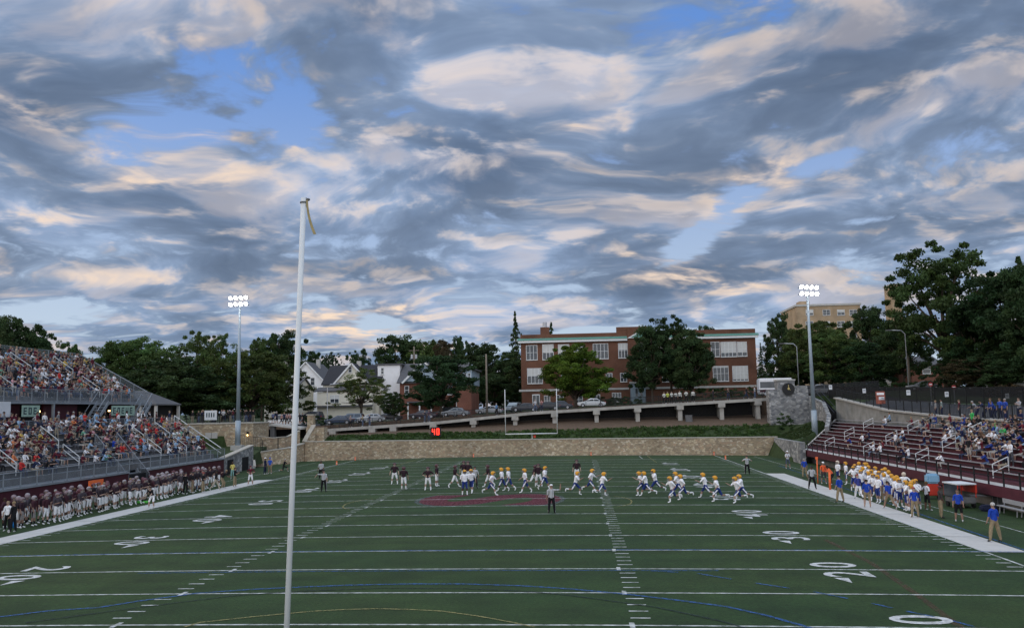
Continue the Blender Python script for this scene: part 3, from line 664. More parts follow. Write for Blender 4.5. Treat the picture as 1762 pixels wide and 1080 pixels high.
for k in range(12): mb.box(-33.2-k*.26, -32.9-k*.26, 56.1, 59.5, .1+k*.3, .16+k*.3)
mb.build('stair_tread', M_galv, t)
for y in (43.0, 51.0, 65.0, 70.5):
    mb = MB()
    for a, b in ((.3, 2.4), (3.0, 5.4)):
        for h in (.95, .5): mb.bar((-34.4-.68*a, y, 2.15+.5*a+h), (-34.4-.68*b, y, 2.15+.5*b+h), .05)
        for u in (a, b): mb.bar((-34.4-.68*u, y, 2.15+.5*u), (-34.4-.68*u, y, 2.15+.5*u+.95), .05)
    mb.build('aisle_handrail', M_post, t)
t = thing('concourse', 'grey concourse slab with mesh railing between the two home decks', 'walkway', (0, 0, 0))
MB().box(-43.6, -38.98, LY0, 77.6, 5.0, 5.2).build('slab', M_concd, t); rail_run(t, -39.05, LY0, 77.5, 5.2, 1.05)
UX, UZ = -42.0, 7.92
t = thing('home_stand', 'upper deck of the home grandstand over a maroon wall with dark openings', 'grandstand', (0, 0, 0))
MB().box(-43.3, -42.0, LY0+5, LY1, UZ-.18, UZ).build('front_walkway', M_galv, t)
stand_rows(t, 9, -43.3, UZ+.46, .74, .49, LY0+5, LY1, -1, M_alu, M_galv, M_concd)
mb = MB(); ys = [LY0+5, 49, 53.2, 55.2, 58.6, 64, 68.6, 70.2, 74.6]
for a, b in ((35, 49), (53.2, 55.2), (58.6, 64), (70.2, 74.6)): MB().box(-43.0, -42.8, a, b, 5.2, UZ-.19).build('maroon_wall', M_maroon, t)
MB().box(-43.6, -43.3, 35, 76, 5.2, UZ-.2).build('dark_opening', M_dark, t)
rail_run(t, -42.05, LY0+5, LY1, UZ, 1.15)
mb = MB(); xb = -43.3-.74*9
mb.box(xb-.2, xb, LY0+5, LY1, UZ-1, UZ+4.3); mb.build('back_structure', M_galv, t)
mb = MB(); mm = MB()
for i in range(22): y = lerp(LY0+5, LY1, i/21); mb.box(xb-.25, xb-.19, y-.03, y+.03, UZ+4.0, UZ+5.75)
mb.bar((xb-.22, LY0+5, UZ+5.75), (xb-.22, LY1, UZ+5.75), .05); mm.quad((xb-.22, LY0+5, UZ+4.1), (xb-.22, LY1, UZ+4.1), (xb-.22, LY1, UZ+5.7), (xb-.22, LY0+5, UZ+5.7))
mb.build('back_fence', M_galv, t); mm.build('fence_mesh', see_through('back_chain_link', (.14, .17, .17), .62), t)
mb = MB(); a = Vector((-42.1, LY1+.05, UZ)); b = Vector((xb-.2, LY1+.05, UZ+4.4))
for h in (.55, 1.25): mb.bar(a+Vector((0, 0, h)), b+Vector((0, 0, h)), .08)
for k in range(6): p = a+(b-a)*k/5; mb.bar(p, p+Vector((0, 0, 1.25)), .05)
mb.build('end_rail', M_galv, t); MB().quad(a, b, b+Vector((0, 0, 1.2)), a+Vector((0, 0, 1.2))).build('end_mesh', M_link, t)
MB().prism([(-42.1, LY1+.01, UZ-.2), (-42.1, LY1+.01, UZ+.2), (xb, LY1+.01, UZ+4.3), (xb, LY1+.01, UZ-.2)], (0, .03, 0)).build('end_panel', M_galv, t)
for y in (48.5, 55.5, 62.5, 69.5):
    mb = MB()
    for a, b in ((.3, 3.0), (4.4, 7.4)):
        for h in (.95, .5): mb.bar((-43.5-.74*a, y, UZ+.46+.49*a+h), (-43.5-.74*b, y, UZ+.46+.49*b+h), .05)
        for u in (a, b): mb.bar((-43.5-.74*u, y, UZ+.46+.49*u), (-43.5-.74*u, y, UZ+.46+.49*u+.95), .05)
    mb.build('aisle_handrail', M_post, t)
for y in (38, 45, 52, 59, 66, 73, 76.2): MB().box(-42.2, -42.0, y-.1, y+.1, 5.2, UZ-.19).build('column', M_galv, t)
for y in (57.6, 69.4):
    l = MB().box(-42.8, -42.6, y-.14, y+.14, 7.15, 7.32).build('wall_lamp', M_black, t); MB().box(-42.62, -42.5, y-.1, y+.1, 7.0, 7.14).build('bulb', bpy.data.materials['warm_lamp_glow'], l)
for nm, y in (('steep grey stair from the concourse to the upper deck, nearer the middle', 66.2), ('steep grey stair from the concourse at the far end of the upper deck', 75.0)):
    s = thing('deck_stair', nm, 'stairs', (0, 0, 0)); mb = MB()
    for k in range(10): mb.box(-42.0+.0, -40.8, y-3.0+.3*k, y-2.68+.3*k, 5.2+.27*k, 5.26+.27*k)
    mb.build('treads', M_galv, s); mb = MB()
    for x in (-42.0, -40.8): mb.bar((x, y-3, 5.2), (x, y, 7.95), .06, .3); mb.bar((x, y-3, 6.2), (x, y, 8.95), .05)
    mb.build('stringer', M_galv, s); MB().quad((-40.8, y-3, 5.3), (-40.8, y, 8), (-40.8, y, 8.9), (-40.8, y-3, 6.2)).build('stair_mesh', M_link, s)
M_ban = mat('banner_cloth', (.30, .42, .34), .8, .15, 2); M_banw = mat('white_banner', (.62, .64, .66), .8, .08, 2); M_ink = mat('dark_ink', (.03, .05, .06), .8, .1, 3)
def banner(lab, y0, y1, z0, z1, m, n, x=-41.85):
    s = thing('banner', lab, 'banner', (0, 0, 0)); MB().box(x-.02, x, y0, y1, z0, z1).build('cloth', m, s)
    if n:
        w = (y1-y0)/(n+.6); h = z1-z0
        for i in range(n):     # blocky hand-painted letters
            mb = MB(); a = y0+w*(.35+i); b = a+w*.62; z = z0+h*.2; tz = z1-h*.2; th = w*.17
            mb.box(x, x+.012, a, a+th, z, tz)
            if i % 2: mb.box(x, x+.012, b-th, b, z, tz)
            if i % 2 == 0: mb.box(x, x+.012, a+th, b-.02, (z+tz)/2-h*.05, (z+tz)/2+h*.05).box(x, x+.012, a+th, b, tz-h*.11, tz)
            mb.box(x, x+.012, a+th, b-th if i % 2 else b, z, z+h*.11)
            if i % 3 == 1: mb.box(x, x+.012, a+th, b-th, tz-h*.11, tz)
            mb.build('letter', M_ink, s)
banner('small green and white banner under the near part of the upper deck', 54.1, 56.6, 6.6, 7.6, M_ban, 3)
banner('long green and white lettered banner under the upper deck walkway', 68.6, 73.3, 6.55, 7.6, M_ban, 5)
banner('white sheet banner at the left edge of the upper deck rail', 50.4, 52.6, 6.6, 7.9, M_banw, 0)
t = thing('pavilion', 'low hip roofed pavilion with grey shingles beyond the home stand', 'building', (0, 0, 0))
MB().box(-54, -43.2, 77.7, 92.5, -.5, 5.0).build('base', M_stone, t)
x1 = at(312, 695, Y=90.5).x; x0, y0, y1, z = x1-7.0, 84.0, 90.5, at(311, 695, Y=90.5).z
MB().add([(x0, y0, z), (x1, y0, z), (x1, y1, z), (x0, y1, z), (x0+2.8, 87.2, z+1.75), (x0+3.8, 87.2, z+1.75), (x0, y0, z-.15), (x1, y0, z-.15), (x1, y1, z-.15), (x0, y1, z-.15)], [(0, 1, 5, 4), (1, 2, 5), (2, 3, 4, 5), (3, 0, 4), (9, 8, 7, 6), (0, 6, 7, 1), (1, 7, 8, 2), (2, 8, 9, 3), (3, 9, 6, 0)]).build('roof', M_roofg, t)
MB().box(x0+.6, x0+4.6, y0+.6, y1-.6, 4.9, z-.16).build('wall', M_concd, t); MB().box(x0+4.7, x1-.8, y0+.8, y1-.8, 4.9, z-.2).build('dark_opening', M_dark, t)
for x, y in ((x1+.25-.5, y0+.3), (x0+4.8, y0+.3), (x1-.25, y1-.3)): MB().box(x-.15, x+.15, y-.15, y+.15, 4.9, z-.16).build('column', M_conl, t)

# ------------------------------------------------------------------ visitor stand (right)
RZ0 = 1.2
def rfront(y): return 32.4
def rx(i, y): f = rfront(y)+1.05; return f+(39.75-f)*i/9        # front edge of row i at y
def yend(x): return 85.8+(x-32.35)*1.55
t = thing('visitor_stand', 'visitor bleachers with maroon bench rows above a maroon front board', 'grandstand', (0, 0, 0))
Y0 = 26.0
def slab(mb, xa, xb, z0, z1, y0=Y0):        # xa, xb functions of y
    ya = yend(xa(86)); yb = yend(xb(86)); P = lambda f, y, z: (f(y), y, z)
    mb.hexa([P(xa, y0, z0), P(xb, y0, z0), P(xb, yb, z0), P(xa, ya, z0)], [P(xa, y0, z1), P(xb, y0, z1), P(xb, yb, z1), P(xa, ya, z1)])
mb = MB(); slab(mb, lambda y: rfront(y), lambda y: rx(0, y), RZ0-.15, RZ0); mb.build('front_walkway', M_conl, t)
mb = MB(); slab(mb, lambda y: rfront(y)-.08, lambda y: rfront(y)-.004, RZ0-.66, RZ0+.02); mb.build('fascia_board', M_marseat, t)
mb = MB(); slab(mb, lambda y: rfront(y)+.75, lambda y: rfront(y)+.95, -.6, RZ0-.16); mb.build('base_wall', M_concd, t)
mb = MB(); mr_ = MB()
for i in range(9):
    z = RZ0+.32*(i+1)-.1
    slab(mb, lambda y, i=i: rx(i, y), lambda y, i=i: rx(i+1, y)-.004, z-.06, z)
    slab(mr_, lambda y, i=i: rx(i, y)-.015, lambda y, i=i: rx(i, y), z-.4, z-.003)
mb.build('deck', M_marseat, t); mr_.build('risers', M_marseat, t)
for i in range(9):
    z = RZ0+.32*(i+1)-.1+.42; mb = MB(); slab(mb, lambda y, i=i: rx(i, y)+.42, lambda y, i=i: rx(i, y)+.68, z-.045, z); mb.build('bench', M_marseat, t)
    mb = MB(); slab(mb, lambda y, i=i: rx(i, y)+.375, lambda y, i=i: rx(i, y)+.417, z-.06, z+.01); mb.build('bench_edge', M_alu, t)
mb = MB()
for i in range(9):
    a = (rx(i, 86), yend(rx(i, 86))); b = (rx(i+1, 86), yend(rx(i+1, 86))); z = RZ0+.32*(i+1)
    mb.hexa([(a[0], a[1]-.05, RZ0-1), (b[0], b[1]-.05, RZ0-1), (b[0], b[1]+.5, RZ0-1), (a[0], a[1]+.5, RZ0-1)], [(a[0], a[1]-.05, z-.05), (b[0], b[1]-.05, z+.27), (b[0], b[1]+.5, z+.27), (a[0], a[1]+.5, z-.05)])
mb.build('end_curb', M_conl, t)
mb = MB(); n = 30
for i in range(n+1): y = lerp(Y0, 85.5, i/n); x = rfront(y)+.06; mb.box(x-.04, x+.04, y-.04, y+.04, RZ0-.3, RZ0+1.0)
for h in (1.0, .55): mb.bar((rfront(Y0)+.06, Y0, RZ0+h), (rfront(85.5)+.06, 85.5, RZ0+h), .05)
mb.build('front_railing', M_black, t)
AIS = [at(px, py, X=34.6).y for px, py in ((1437, 771), (1506, 783), (1600, 801), (1738, 822))]
for y in AIS:
    for r0, r1 in ((0.15, 1.6), (3.2, 4.7), (6.2, 7.7)):
        mb = MB()
        def pt(r, h): i = int(r); f = r-i; x = rx(i, y)+(rx(i+1, y)-rx(i, y))*f; return Vector((x, y, RZ0+.32*(r+.6)-.1+h))
        for h in (.98, .45): mb.tube([pt(r0, h), pt(r1, h)], .032, 6)
        for r in (r0, r1): mb.tube([pt(r, -.1), pt(r, .98)], .032, 6)
        mb.build('aisle_handrail', M_post, t)

# ------------------------------------------------------------------ light poles, goal posts, clocks
M_lampw = mat('stadium_lamp_glow', (.9, .9, .9), .4, emit=(1.0, .97, .92, 30))
def light_pole(label, x, y, zb, zt, face, s=1.0, glow=M_lampw):
    t = thing('light_pole', label, 'light pole', (x, y, zb)); h = zt-zb
    MB().tube([(0, 0, 0), (0, 0, 3.3)], .36, 14).build('base_sleeve', M_pole, t, True)
    MB().tube([(0, 0, 3.3), (0, 0, h-.4)], .27, 14, .13).build('shaft', M_pole, t, True)
    MB().box(-.7, .7, -.7, .7, -.9, .05).build('footing', M_conl, t)
    mb = MB(); rx_ = Vector((cos(face), sin(face), 0))       # crossarm direction
    for k, w in ((0, 1.4), (.85, 1.4)): mb.bar(rx_*-w+Vector((0, 0, h-.6+k)), rx_*w+Vector((0, 0, h-.6+k)), .12)
    mb.tube([(0, 0, h-.6), (0, 0, h+.3)], .1, 8); mb.build('crossarm', M_pole, t)
    fw = Vector((-rx_.y, rx_.x, 0))
    if fw.dot(Vector((0-x, 45-y, 0))) < 0: fw = -fw
    for k in (0, .85):
        for i in range(4):
            c = rx_*(-1.2+i*.8)+Vector((0, 0, h-.45+k))+fw*.2
            hd = MB().tube([c-fw*.08+Vector((0, 0, .16)), c+fw*.22+Vector((0, 0, -.06))], .15, 10, .26).build('floodlight', M_alu, t, True)
            e = c+fw*.23+Vector((0, 0, -.065)); MB().tube([e, e+fw*.015+Vector((0, 0, -.01))], .25, 12).build('lens', glow, hd)
    return t
light_pole('tall grey floodlight pole with two lit crossarms beside the stone field house', -38.8, 94.5, 2.3, 21.7, R(-12))
light_pole('tall grey floodlight pole with glaring lamps at the right corner of the field', 36.4, 95.0, 2.3, 21.0, R(25))
def goal(label, y, x, zt, pad, s, ur=.055, lean=0.0):
    t = thing('goal_post', label, 'goal post', (x, y, 0))
    w = 3.56
    MB().tube([(-w, 0, 3.05), (w, 0, 3.05)], .075, 12).build('crossbar', M_post, t, True)
    for q in (-1, 1): MB().tube([(q*w-lean*.3, 0, 3.05), (q*w+lean*.7, 0, zt)], ur, 12).build('upright', M_post, t, True)
    MB().tube([(0, s*1.6, -.2), (0, s*1.6, 1.9), (0, s*1.45, 2.5), (0, s*1.0, 2.85), (0, s*.4, 2.98), (0, 0, 3.05)], .075, 12).build('gooseneck', M_post, t, True)
    MB().tube([(0, s*1.6, -.15), (0, s*1.6, 1.85)], .23, 14).build('pad', pad, t, True)
    return t
goal('white goal post of the far end zone with a dark padded stem', 110*YD+.3, .0, 9.15, M_concd, 1)
tg = goal('white goal post close to the camera, its right upright crossing the sky', -9.144, .16, 8.74, M_maroon, -1, .0285, .18)
M_rib = mat('faded_ribbon', (.36, .29, .14), .8, .2, 6)
tx_ = 3.56+.18*.7-.003
mb = MB(); mb.add([(tx_+.030+.012*k*k*.25, -.01+.004*k, 8.715-.072*k) for k in range(6)]+[(tx_+.050+.012*k*k*.25+.002*k, -.01+.004*k, 8.715-.072*k) for k in range(6)], [(k, k+1, 7+k, 6+k) for k in range(5)])
r_ = mb.build('wind_ribbon', M_rib, tg); so_ = r_.modifiers.new('s', 'SOLIDIFY'); so_.thickness = .004
MB().tube([(tx_, 0, 8.685), (tx_, 0, 8.70)], .036, 10).ell((tx_+.045, 0, 8.722), (.026, .016, .016)).ell((tx_+.038, 0, 8.675), (.010, .010, .022)).bar((tx_, 0, 8.70), (tx_+.03, 0, 8.745), .008).build('ribbon_knot', M_concd, tg)
t = thing('wall_pad_flag', 'small red flag on the crossbar of the far goal post', 'flag', (.3, 110*YD+.4, 2.75)); MB().box(-.02, .28, -.03, .03, -.25, .1).build('cloth', M_red, t); MB().tube([(0, 0, .1), (0, 0, .32)], .012, 5).build('cord', M_black, t)
# play clock reading 40
t = thing('play_clock', 'black play clock showing 40 in red lights on the planted bank', 'clock', tuple(at(750, 757, Y=104.2)[:2])+(2.1,))
MB().box(-.75, .75, -.12, .12, .75, 2.0).build('housing', M_black, t); MB().tube([(-.5, 0, -.2), (-.5, 0, .76)], .05, 6).tube([(.5, 0, -.2), (.5, 0, .76)], .05, 6).build('leg', M_black, t)
M_led = mat('red_led', (.5, .02, .01), .4, emit=(1.0, .03, .015, 5))
mb = MB(); SEG = {'4': 'bcfg', '0': 'abcdef'}
for k, ch in enumerate('40'):
    ox = -.5+k*.62; w, h, q = .38, .42, .085
    seg = dict(a=(0, w, 2*h-q, 2*h), g=(0, w, h-q/2, h+q/2), d=(0, w, 0, q), b=(w-q, w, h, 2*h), c=(w-q, w, 0, h), f=(0, q, h, 2*h), e=(0, q, 0, h))
    for s_ in SEG[ch]: a, b, c, d_ = seg[s_]; mb.box(ox+a, ox+b, -.14, -.125, .95+c, .95+d_)
mb.build('digits', M_led, t)
def pylon(label, x, y):
    t = thing('pylon', label, 'pylon', (x, y, crown(x)), group=None); MB().box(-.075, .075, -.075, .075, 0, .46).build('foam_body', M_orange, t); MB().box(-.077, .077, -.077, .077, .2, .25).build('white_stripe', M_white, t)
pylon('orange pylon at the left end of the far goal line', -SW-.1, 100*YD); pylon('orange pylon in the far left corner of the end line', -SW-.1, 110*YD)
pylon('orange pylon at the right end of the far goal line', SW+.1, 100*YD); pylon('orange pylon in the far right corner of the end line', SW+.1, 110*YD)
pylon('orange pylon on the end line left of the far goal post', -HS, 110*YD+.6); pylon('orange pylon on the end line right of the far goal post', HS, 110*YD+.6)

t = thing('banner', 'small white banner hung on the terrace rail left of the left floodlight pole', 'banner', (0, 0, 0)); a_ = at(352, 706, Y=97.4); b_ = at(373, 722, Y=97.4); MB().box(a_.x, b_.x, 97.38, 97.4, b_.z, a_.z).build('cloth', M_banw, t)
for k in range(4): MB().box(lerp(a_.x, b_.x, .15+k*.19), lerp(a_.x, b_.x, .24+k*.19), 97.36, 97.379, lerp(b_.z, a_.z, .3), lerp(b_.z, a_.z, .75)).build('letter', M_ink, t)
picket_fence('railing', 'black railing along the terrace above the stone field house', (-47.4, 97.7, 5.3), (-38.0, 97.7, 5.3), 1.05, step=.2)
# ------------------------------------------------------------------ buildings
def px_rect(x0, y0, x1, y1, Y):
    a = at(x0, (y0+y1)/2, Y=Y); b = at(x1, (y0+y1)/2, Y=Y); t = at((x0+x1)/2, y0, Y=Y); c = at((x0+x1)/2, y1, Y=Y)
    return a.x, b.x, c.z, t.z
def window(parent, x0, x1, z0, z1, y, cols=2, blind=0.0, fm=None, rows=2):
    """front-facing window in the plane y (the outside is towards -y)"""
    fm = fm or M_white; fr = MB(); w = .09
    fr.box(x0-w, x1+w, y-.07, y-.003, z0-w, z0).box(x0-w, x1+w, y-.07, y-.003, z1, z1+w).box(x0-w, x0, y-.07, y-.003, z0, z1).box(x1, x1+w, y-.07, y-.003, z0, z1)
    for i in range(1, cols): x = lerp(x0, x1, i/cols); fr.box(x-.045, x+.045, y-.06, y-.003, z0, z1)
    for j in range(1, rows): z = lerp(z0, z1, j/rows); fr.box(x0, x1, y-.055, y-.003, z-.03, z+.03)
    f = fr.build('window', fm, parent)
    MB().box(x0, x1, y-.03, y-.002, z0, z1).build('pane', M_glass, f)
    if blind > 0: MB().box(x0+.03, x1-.03, y-.042, y-.031, z1-(z1-z0)*blind, z1-.02).build('blind', M_blind, f)
    MB().box(x0-.15, x1+.15, y-.14, y-.071, z0-w-.09, z0-w).build('sill', M_conl, f)
    return f
SY = 150.0
t = thing('school', 'long three storey red brick school with green cornice behind the walkway', 'building', (0, 0, 0))
zb, zt = 6.0, 20.0
MB().box(-4.5, 40.7, SY, SY+22, zb, zt).build('wall', M_brick, t)
mb = MB()
for x0, x1, z1 in ((-4.55, 14.2, 20.85), (14.2, 20.2, 21.9), (20.2, 40.75, 20.95)): mb.box(x0, x1, SY-.02, SY+.4, zt+.002, z1)
mb.box(16.3, 18.3, SY-.3, SY-.022, 7, 21.6).box(-4.55, -4.1, SY+.401, SY+22, zt+.002, 20.8).box(40.3, 40.75, SY+.401, SY+22, zt+.002, 20.9); mb.build('parapet', M_brick, t)
MB().box(14.2, 20.2, SY-.08, SY-.021, 21.3, 21.5).build('parapet_band', M_brick, t)
mb = MB()
for x0, x1 in ((-5.0, 16.25), (21.6, 41.2)): mb.box(x0, x1, SY-.55, SY-.023, 19.2, 19.62)
mb.build('cornice', M_white, t)
mb = MB()
for x0, x1 in ((-5.1, 16.2), (21.6, 41.3)): mb.hexa([(x0, SY-.65, 19.63), (x1, SY-.65, 19.63), (x1, SY-.024, 19.63), (x0, SY-.024, 19.63)], [(x0, SY-.6, 19.75), (x1, SY-.6, 19.75), (x1, SY-.024, 20.1), (x0, SY-.024, 20.1)])
mb.build('copper_edge', M_copper, t)
pd = MB().prism([(16.2, SY-.6, 19.63), (21.7, SY-.6, 19.63), (18.95, SY-.6, 21.2)], (0, .29, 0)).build('pediment', M_white, t); MB().prism([(16.9, SY-.64, 19.75), (21.0, SY-.64, 19.75), (18.95, SY-.64, 20.95)], (0, .035, 0)).build('pediment_panel', M_copper, pd)
MB().box(-5.0, 41.2, SY-.12, SY-.024, 9.75, 10.15).build('belt_course', M_conl, t)
for (x0, y0, x1, y1, c, bl) in [(906, 594.5, 924, 618.5, 3, .0), (934, 593, 952, 618, 3, .55), (961, 593, 979, 617, 3, .6), (988, 593, 1006, 617, 3, .3), (1021, 591.5, 1046, 616.5, 4, 0), (1064.5, 591, 1079.5, 615, 3, .45),
    (1096, 590, 1112, 614, 3, 0), (1130, 590, 1150, 614, 3, .4), (1176, 589, 1196, 613, 3, 0), (1224, 588.5, 1237.5, 613, 2, .0), (1240.7, 588.5, 1266.5, 613, 4, .75), (1269.2, 588.5, 1284.5, 612, 2, .75),
    (908, 634, 933, 659, 4, .5), (966, 633, 990, 658, 4, .2), (1043.5, 642.5, 1053, 657, 2, 0), (1068, 642, 1078, 656, 2, 0), (1096, 634, 1112, 657, 3, 0), (1140, 632, 1160, 656, 3, .3), (1186, 631, 1206, 655, 3, 0), (1227.5, 630, 1253, 655, 4, .1), (1261, 630, 1286.5, 654.5, 4, .9),
    (937, 681, 946, 697, 2, 0), (958, 680, 969, 697, 2, 0), (990, 679, 1002, 695, 2, 0), (1018, 679, 1032, 693, 3, 0), (1054, 676, 1068, 690, 3, 0)]:
    r = px_rect(x0, y0, x1, y1, SY); window(t, *r, SY, c, bl)
r = px_rect(916, 678, 929, 699, SY); d = MB().box(r[0], r[1], SY-.05, SY-.003, r[2], r[3]).build('door', M_white, t); MB().box(r[0]+.12, (r[0]+r[1])/2-.05, SY-.07, SY-.051, r[2]+.3, r[3]-.2).build('pane', M_glass, d); MB().box((r[0]+r[1])/2+.05, r[1]-.12, SY-.07, SY-.051, r[2]+.3, r[3]-.2).build('pane', M_glass, d)
ch = MB().box(-.9, .9, SY+7, SY+9, 20, 22.9).build('chimney', M_brick, t); MB().tube([(0, SY+8, 22.9), (0, SY+8, 24.0)], .45, 10).build('vent', M_alu, ch)
r = px_rect(1086, 659, 1111, 692, SY-2.5); p = MB().box(r[0], r[1], SY-2.5, SY-.13, r[2]-1, r[3]).build('porch', M_sidb, t)
MB().box(r[0]-.2, r[1]+.2, SY-2.7, SY-.13, r[3]+.002, r[3]+.3).build('porch_roof', M_conl, p)
for k in (.3, .62): MB().box(lerp(r[0], r[1], k), lerp(r[0], r[1], k+.16), SY-2.56, SY-2.503, r[2]+1.2, r[3]-1).build('pane', M_glass, p)
for px in (908, 932): 
    pass
def gable_house(name, label, x0, x1, y0, y1, z0, ze, zr, axis, wallm, roofm, over=.35, wins=(), chim=None):
    """axis 'y': the ridge runs away from the field, gable end in front; 'x': ridge runs across"""
    t = thing(name, label, 'house', ((x0+x1)/2, y0, z0)); ox, oy, oz = (x0+x1)/2, y0, z0
    def T(p): return (p[0]-ox, p[1]-oy, p[2]-oz)
    mb = MB(); mb.v = []
    mb.box(x0, x1, y0, y1, z0-1.5, ze)
    if axis == 'y': xm = (x0+x1)/2; mb.add([(x0, y0, ze), (x1, y0, ze), (xm, y0, zr), (x0, y1, ze), (x1, y1, ze), (xm, y1, zr)], [(0, 1, 2), (5, 4, 3)])
    else: ym = (y0+y1)/2; mb.add([(x0, y0, ze), (x0, y1, ze), (x0, ym, zr), (x1, y0, ze), (x1, y1, ze), (x1, ym, zr)], [(2, 1, 0), (3, 4, 5)])
    mb.v = [T(v) for v in mb.v]; mb.build('wall', wallm, t)
    mb = MB(); th = .18
    if axis == 'y':
        xm = (x0+x1)/2; s = (zr-ze)/(xm-x0)
        for q in (-1, 1):
            e = (xm+q*(xm-x0+over), ze-s*over)
            mb.prism([(xm, y0-over, zr+.02), (e[0], y0-over, e[1]+.02), (e[0], y0-over, e[1]+.02+th), (xm, y0-over, zr+.02+th)], (0, y1-y0+2*over, 0))
    else:
        ym = (y0+y1)/2; s = (zr-ze)/(ym-y0)
        for q in (-1, 1):
            e = (ym+q*(ym-y0+over), ze-s*over)
            mb.prism([(x0-over, ym, zr+.02), (x0-over, e[0], e[1]+.02), (x0-over, e[0], e[1]+.02+th), (x0-over, ym, zr+.02+th)], (x1-x0+2*over, 0, 0))
    mb.v = [T(v) for v in mb.v]; rf = mb.build('roof', roofm, t)
    if axis == 'y':
        mb = MB(); xm = (x0+x1)/2; s = (zr-ze)/(xm-x0)
        for q in (-1, 1): mb.bar((xm, y0-over-.03, zr+.1), (xm+q*(xm-x0+over), y0-over-.03, ze-s*over+.1), .06, .25)
        mb.v = [T(v) for v in mb.v]; mb.build('bargeboard', M_white, rf)
    if chim: cx, cy, cz = chim; c = MB(); c.box(cx-.4, cx+.4, cy-.4, cy+.4, ze, cz); c.v = [T(v) for v in c.v]; c.build('chimney', M_conl, rf)
    for (a, b, c, d, n, bl) in wins:
        f = window(t, a-ox, b-ox, c-oz, d-oz, 0.0, n, bl)
    return t
def W_(x0, y0, x1, y1, Y, n=1, bl=0): r = px_rect(x0, y0, x1, y1, Y); return (r[0], r[1], r[2], r[3], n, bl)
A = lambda x, y, Y: at(x, y, Y=Y)
# grey-white house behind the near upright
a = A(500, 640, 158); gable_house('house', 'grey white gabled house with a wooden balcony, partly behind the near goal upright', A(497, 640, 158).x, A(556, 640, 158).x, 158, 170, 6, A(500, 655, 158).z, A(500, 624, 158).z, 'y', M_sidw, M_roofg, wins=[W_(505, 672, 513, 690, 158, 1), W_(535, 650, 541, 662, 158)], chim=(A(548, 628, 164).x, 164, A(548, 618, 164).z))
t = gable_house('house', 'cream house with dark shingle roof, front gable and long porch roof behind the small tree', A(556, 700, 146).x, A(652, 700, 146).x, 146, 158, 5.5, A(600, 660, 146).z, A(600, 627, 146).z, 'x', M_siding, M_roof, wins=[W_(563, 681, 568, 693, 146), W_(570, 679, 581, 691, 146, 2, .6), W_(585, 661, 590, 672, 146), W_(612, 661, 618, 672, 146), W_(582, 708, 592, 714, 146, 2, .5)], chim=(A(618, 625, 152).x, 152, A(618, 621, 152).z))
x0, x1 = A(578, 660, 145.4).x, A(633, 660, 145.4).x; zE, zR = A(600, 658, 145.4).z, A(604, 626, 145.4).z; ox, oy, oz = t.location; xm = (x0+x1)/2
g = MB().prism([(x0-ox, -.6, zE-oz), (x1-ox, -.6, zE-oz), (xm-ox, -.6, zR-oz)], (0, .598, 0)).build('front_gable', M_siding, t)
mb = MB()
for q in (-1, 1): mb.prism([(xm-ox, -.95, zR-oz+.02), (xm+q*(xm-x0+.4)-ox, -.95, zE-oz-.35), (xm+q*(xm-x0+.4)-ox, -.95, zE-oz-.15), (xm-ox, -.95, zR-oz+.22)], (0, 4.5, 0))
rg = mb.build('gable_roof', M_roof, t); r = px_rect(600, 631, 605, 640, 145.4); window(t, r[0]-ox, r[1]-ox, r[2]-oz, r[3]-oz, -.6, 1)
mb = MB()
for q in (-1, 1): mb.bar((xm-ox, -1.0, zR-oz+.1), (xm+q*(xm-x0+.4)-ox, -1.0, zE-oz-.27), .06, .3)
mb.build('bargeboard', M_white, rg)
pz = A(590, 672, 143).z-oz
pr_ = MB().hexa([(A(540, 680, 143).x-ox, -3, pz-.1), (A(645, 680, 143).x-ox, -3, pz-.1), (A(645, 680, 143).x-ox, -.003, pz+.55), (A(540, 680, 143).x-ox, -.003, pz+.55)], [(A(540, 680, 143).x-ox, -3, pz+.1), (A(645, 680, 143).x-ox, -3, pz+.1), (A(645, 680, 143).x-ox, -.003, pz+.8), (A(540, 680, 143).x-ox, -.003, pz+.8)]).build('porch_roof', M_roofg, t)
MB().box(A(545, 690, 143).x-ox, A(640, 690, 143).x-ox, -2.7, -.01, -1, pz-.15).build('porch_wall', M_siding, t)
r = px_rect(568, 680, 582, 692, 143); window(t, r[0]-ox, r[1]-ox, r[2]-oz, r[3]-oz, -2.7, 2, .5)
z = A(590, 698, 142.5).z-oz; MB().box(A(540, 698, 142.5).x-ox, A(640, 698, 142.5).x-ox, -3.6, -2.71, z-.15, z+.12).build('lower_roof', M_roofg, t)
t = thing('house', 'tall plain white sided house with a flat roof between the cream and brick houses', 'house', (0, 148, 0)); x0, x1 = A(650, 650, 148).x, A(688, 650, 148).x; zt = A(668, 628, 148).z
MB().box(x0, x1, 0, 10, 4, zt).build('wall', M_sidw, t); MB().hexa([(x0-.3, -.3, zt+.003), (x1+.5, -.3, zt+.003), (x1+.5, 10.3, zt+.003), (x0-.3, 10.3, zt+.003)], [(x0-.3, -.3, zt+.3), (x1+.5, -.3, zt+.3), (x1+.5, 10.3, zt+.3), (x0-.3, 10.3, zt+.3)]).build('roof', M_roofg, t)
r = px_rect(656, 633, 660, 643, 148); window(t, *r, 0, 1)
r = px_rect(655, 688, 680, 702, 148); window(t, *r, 0, 3, .3)
brk = brick_mat('house_brick', (.22, .085, .055), (.17, .068, .045), (.22, .16, .13))
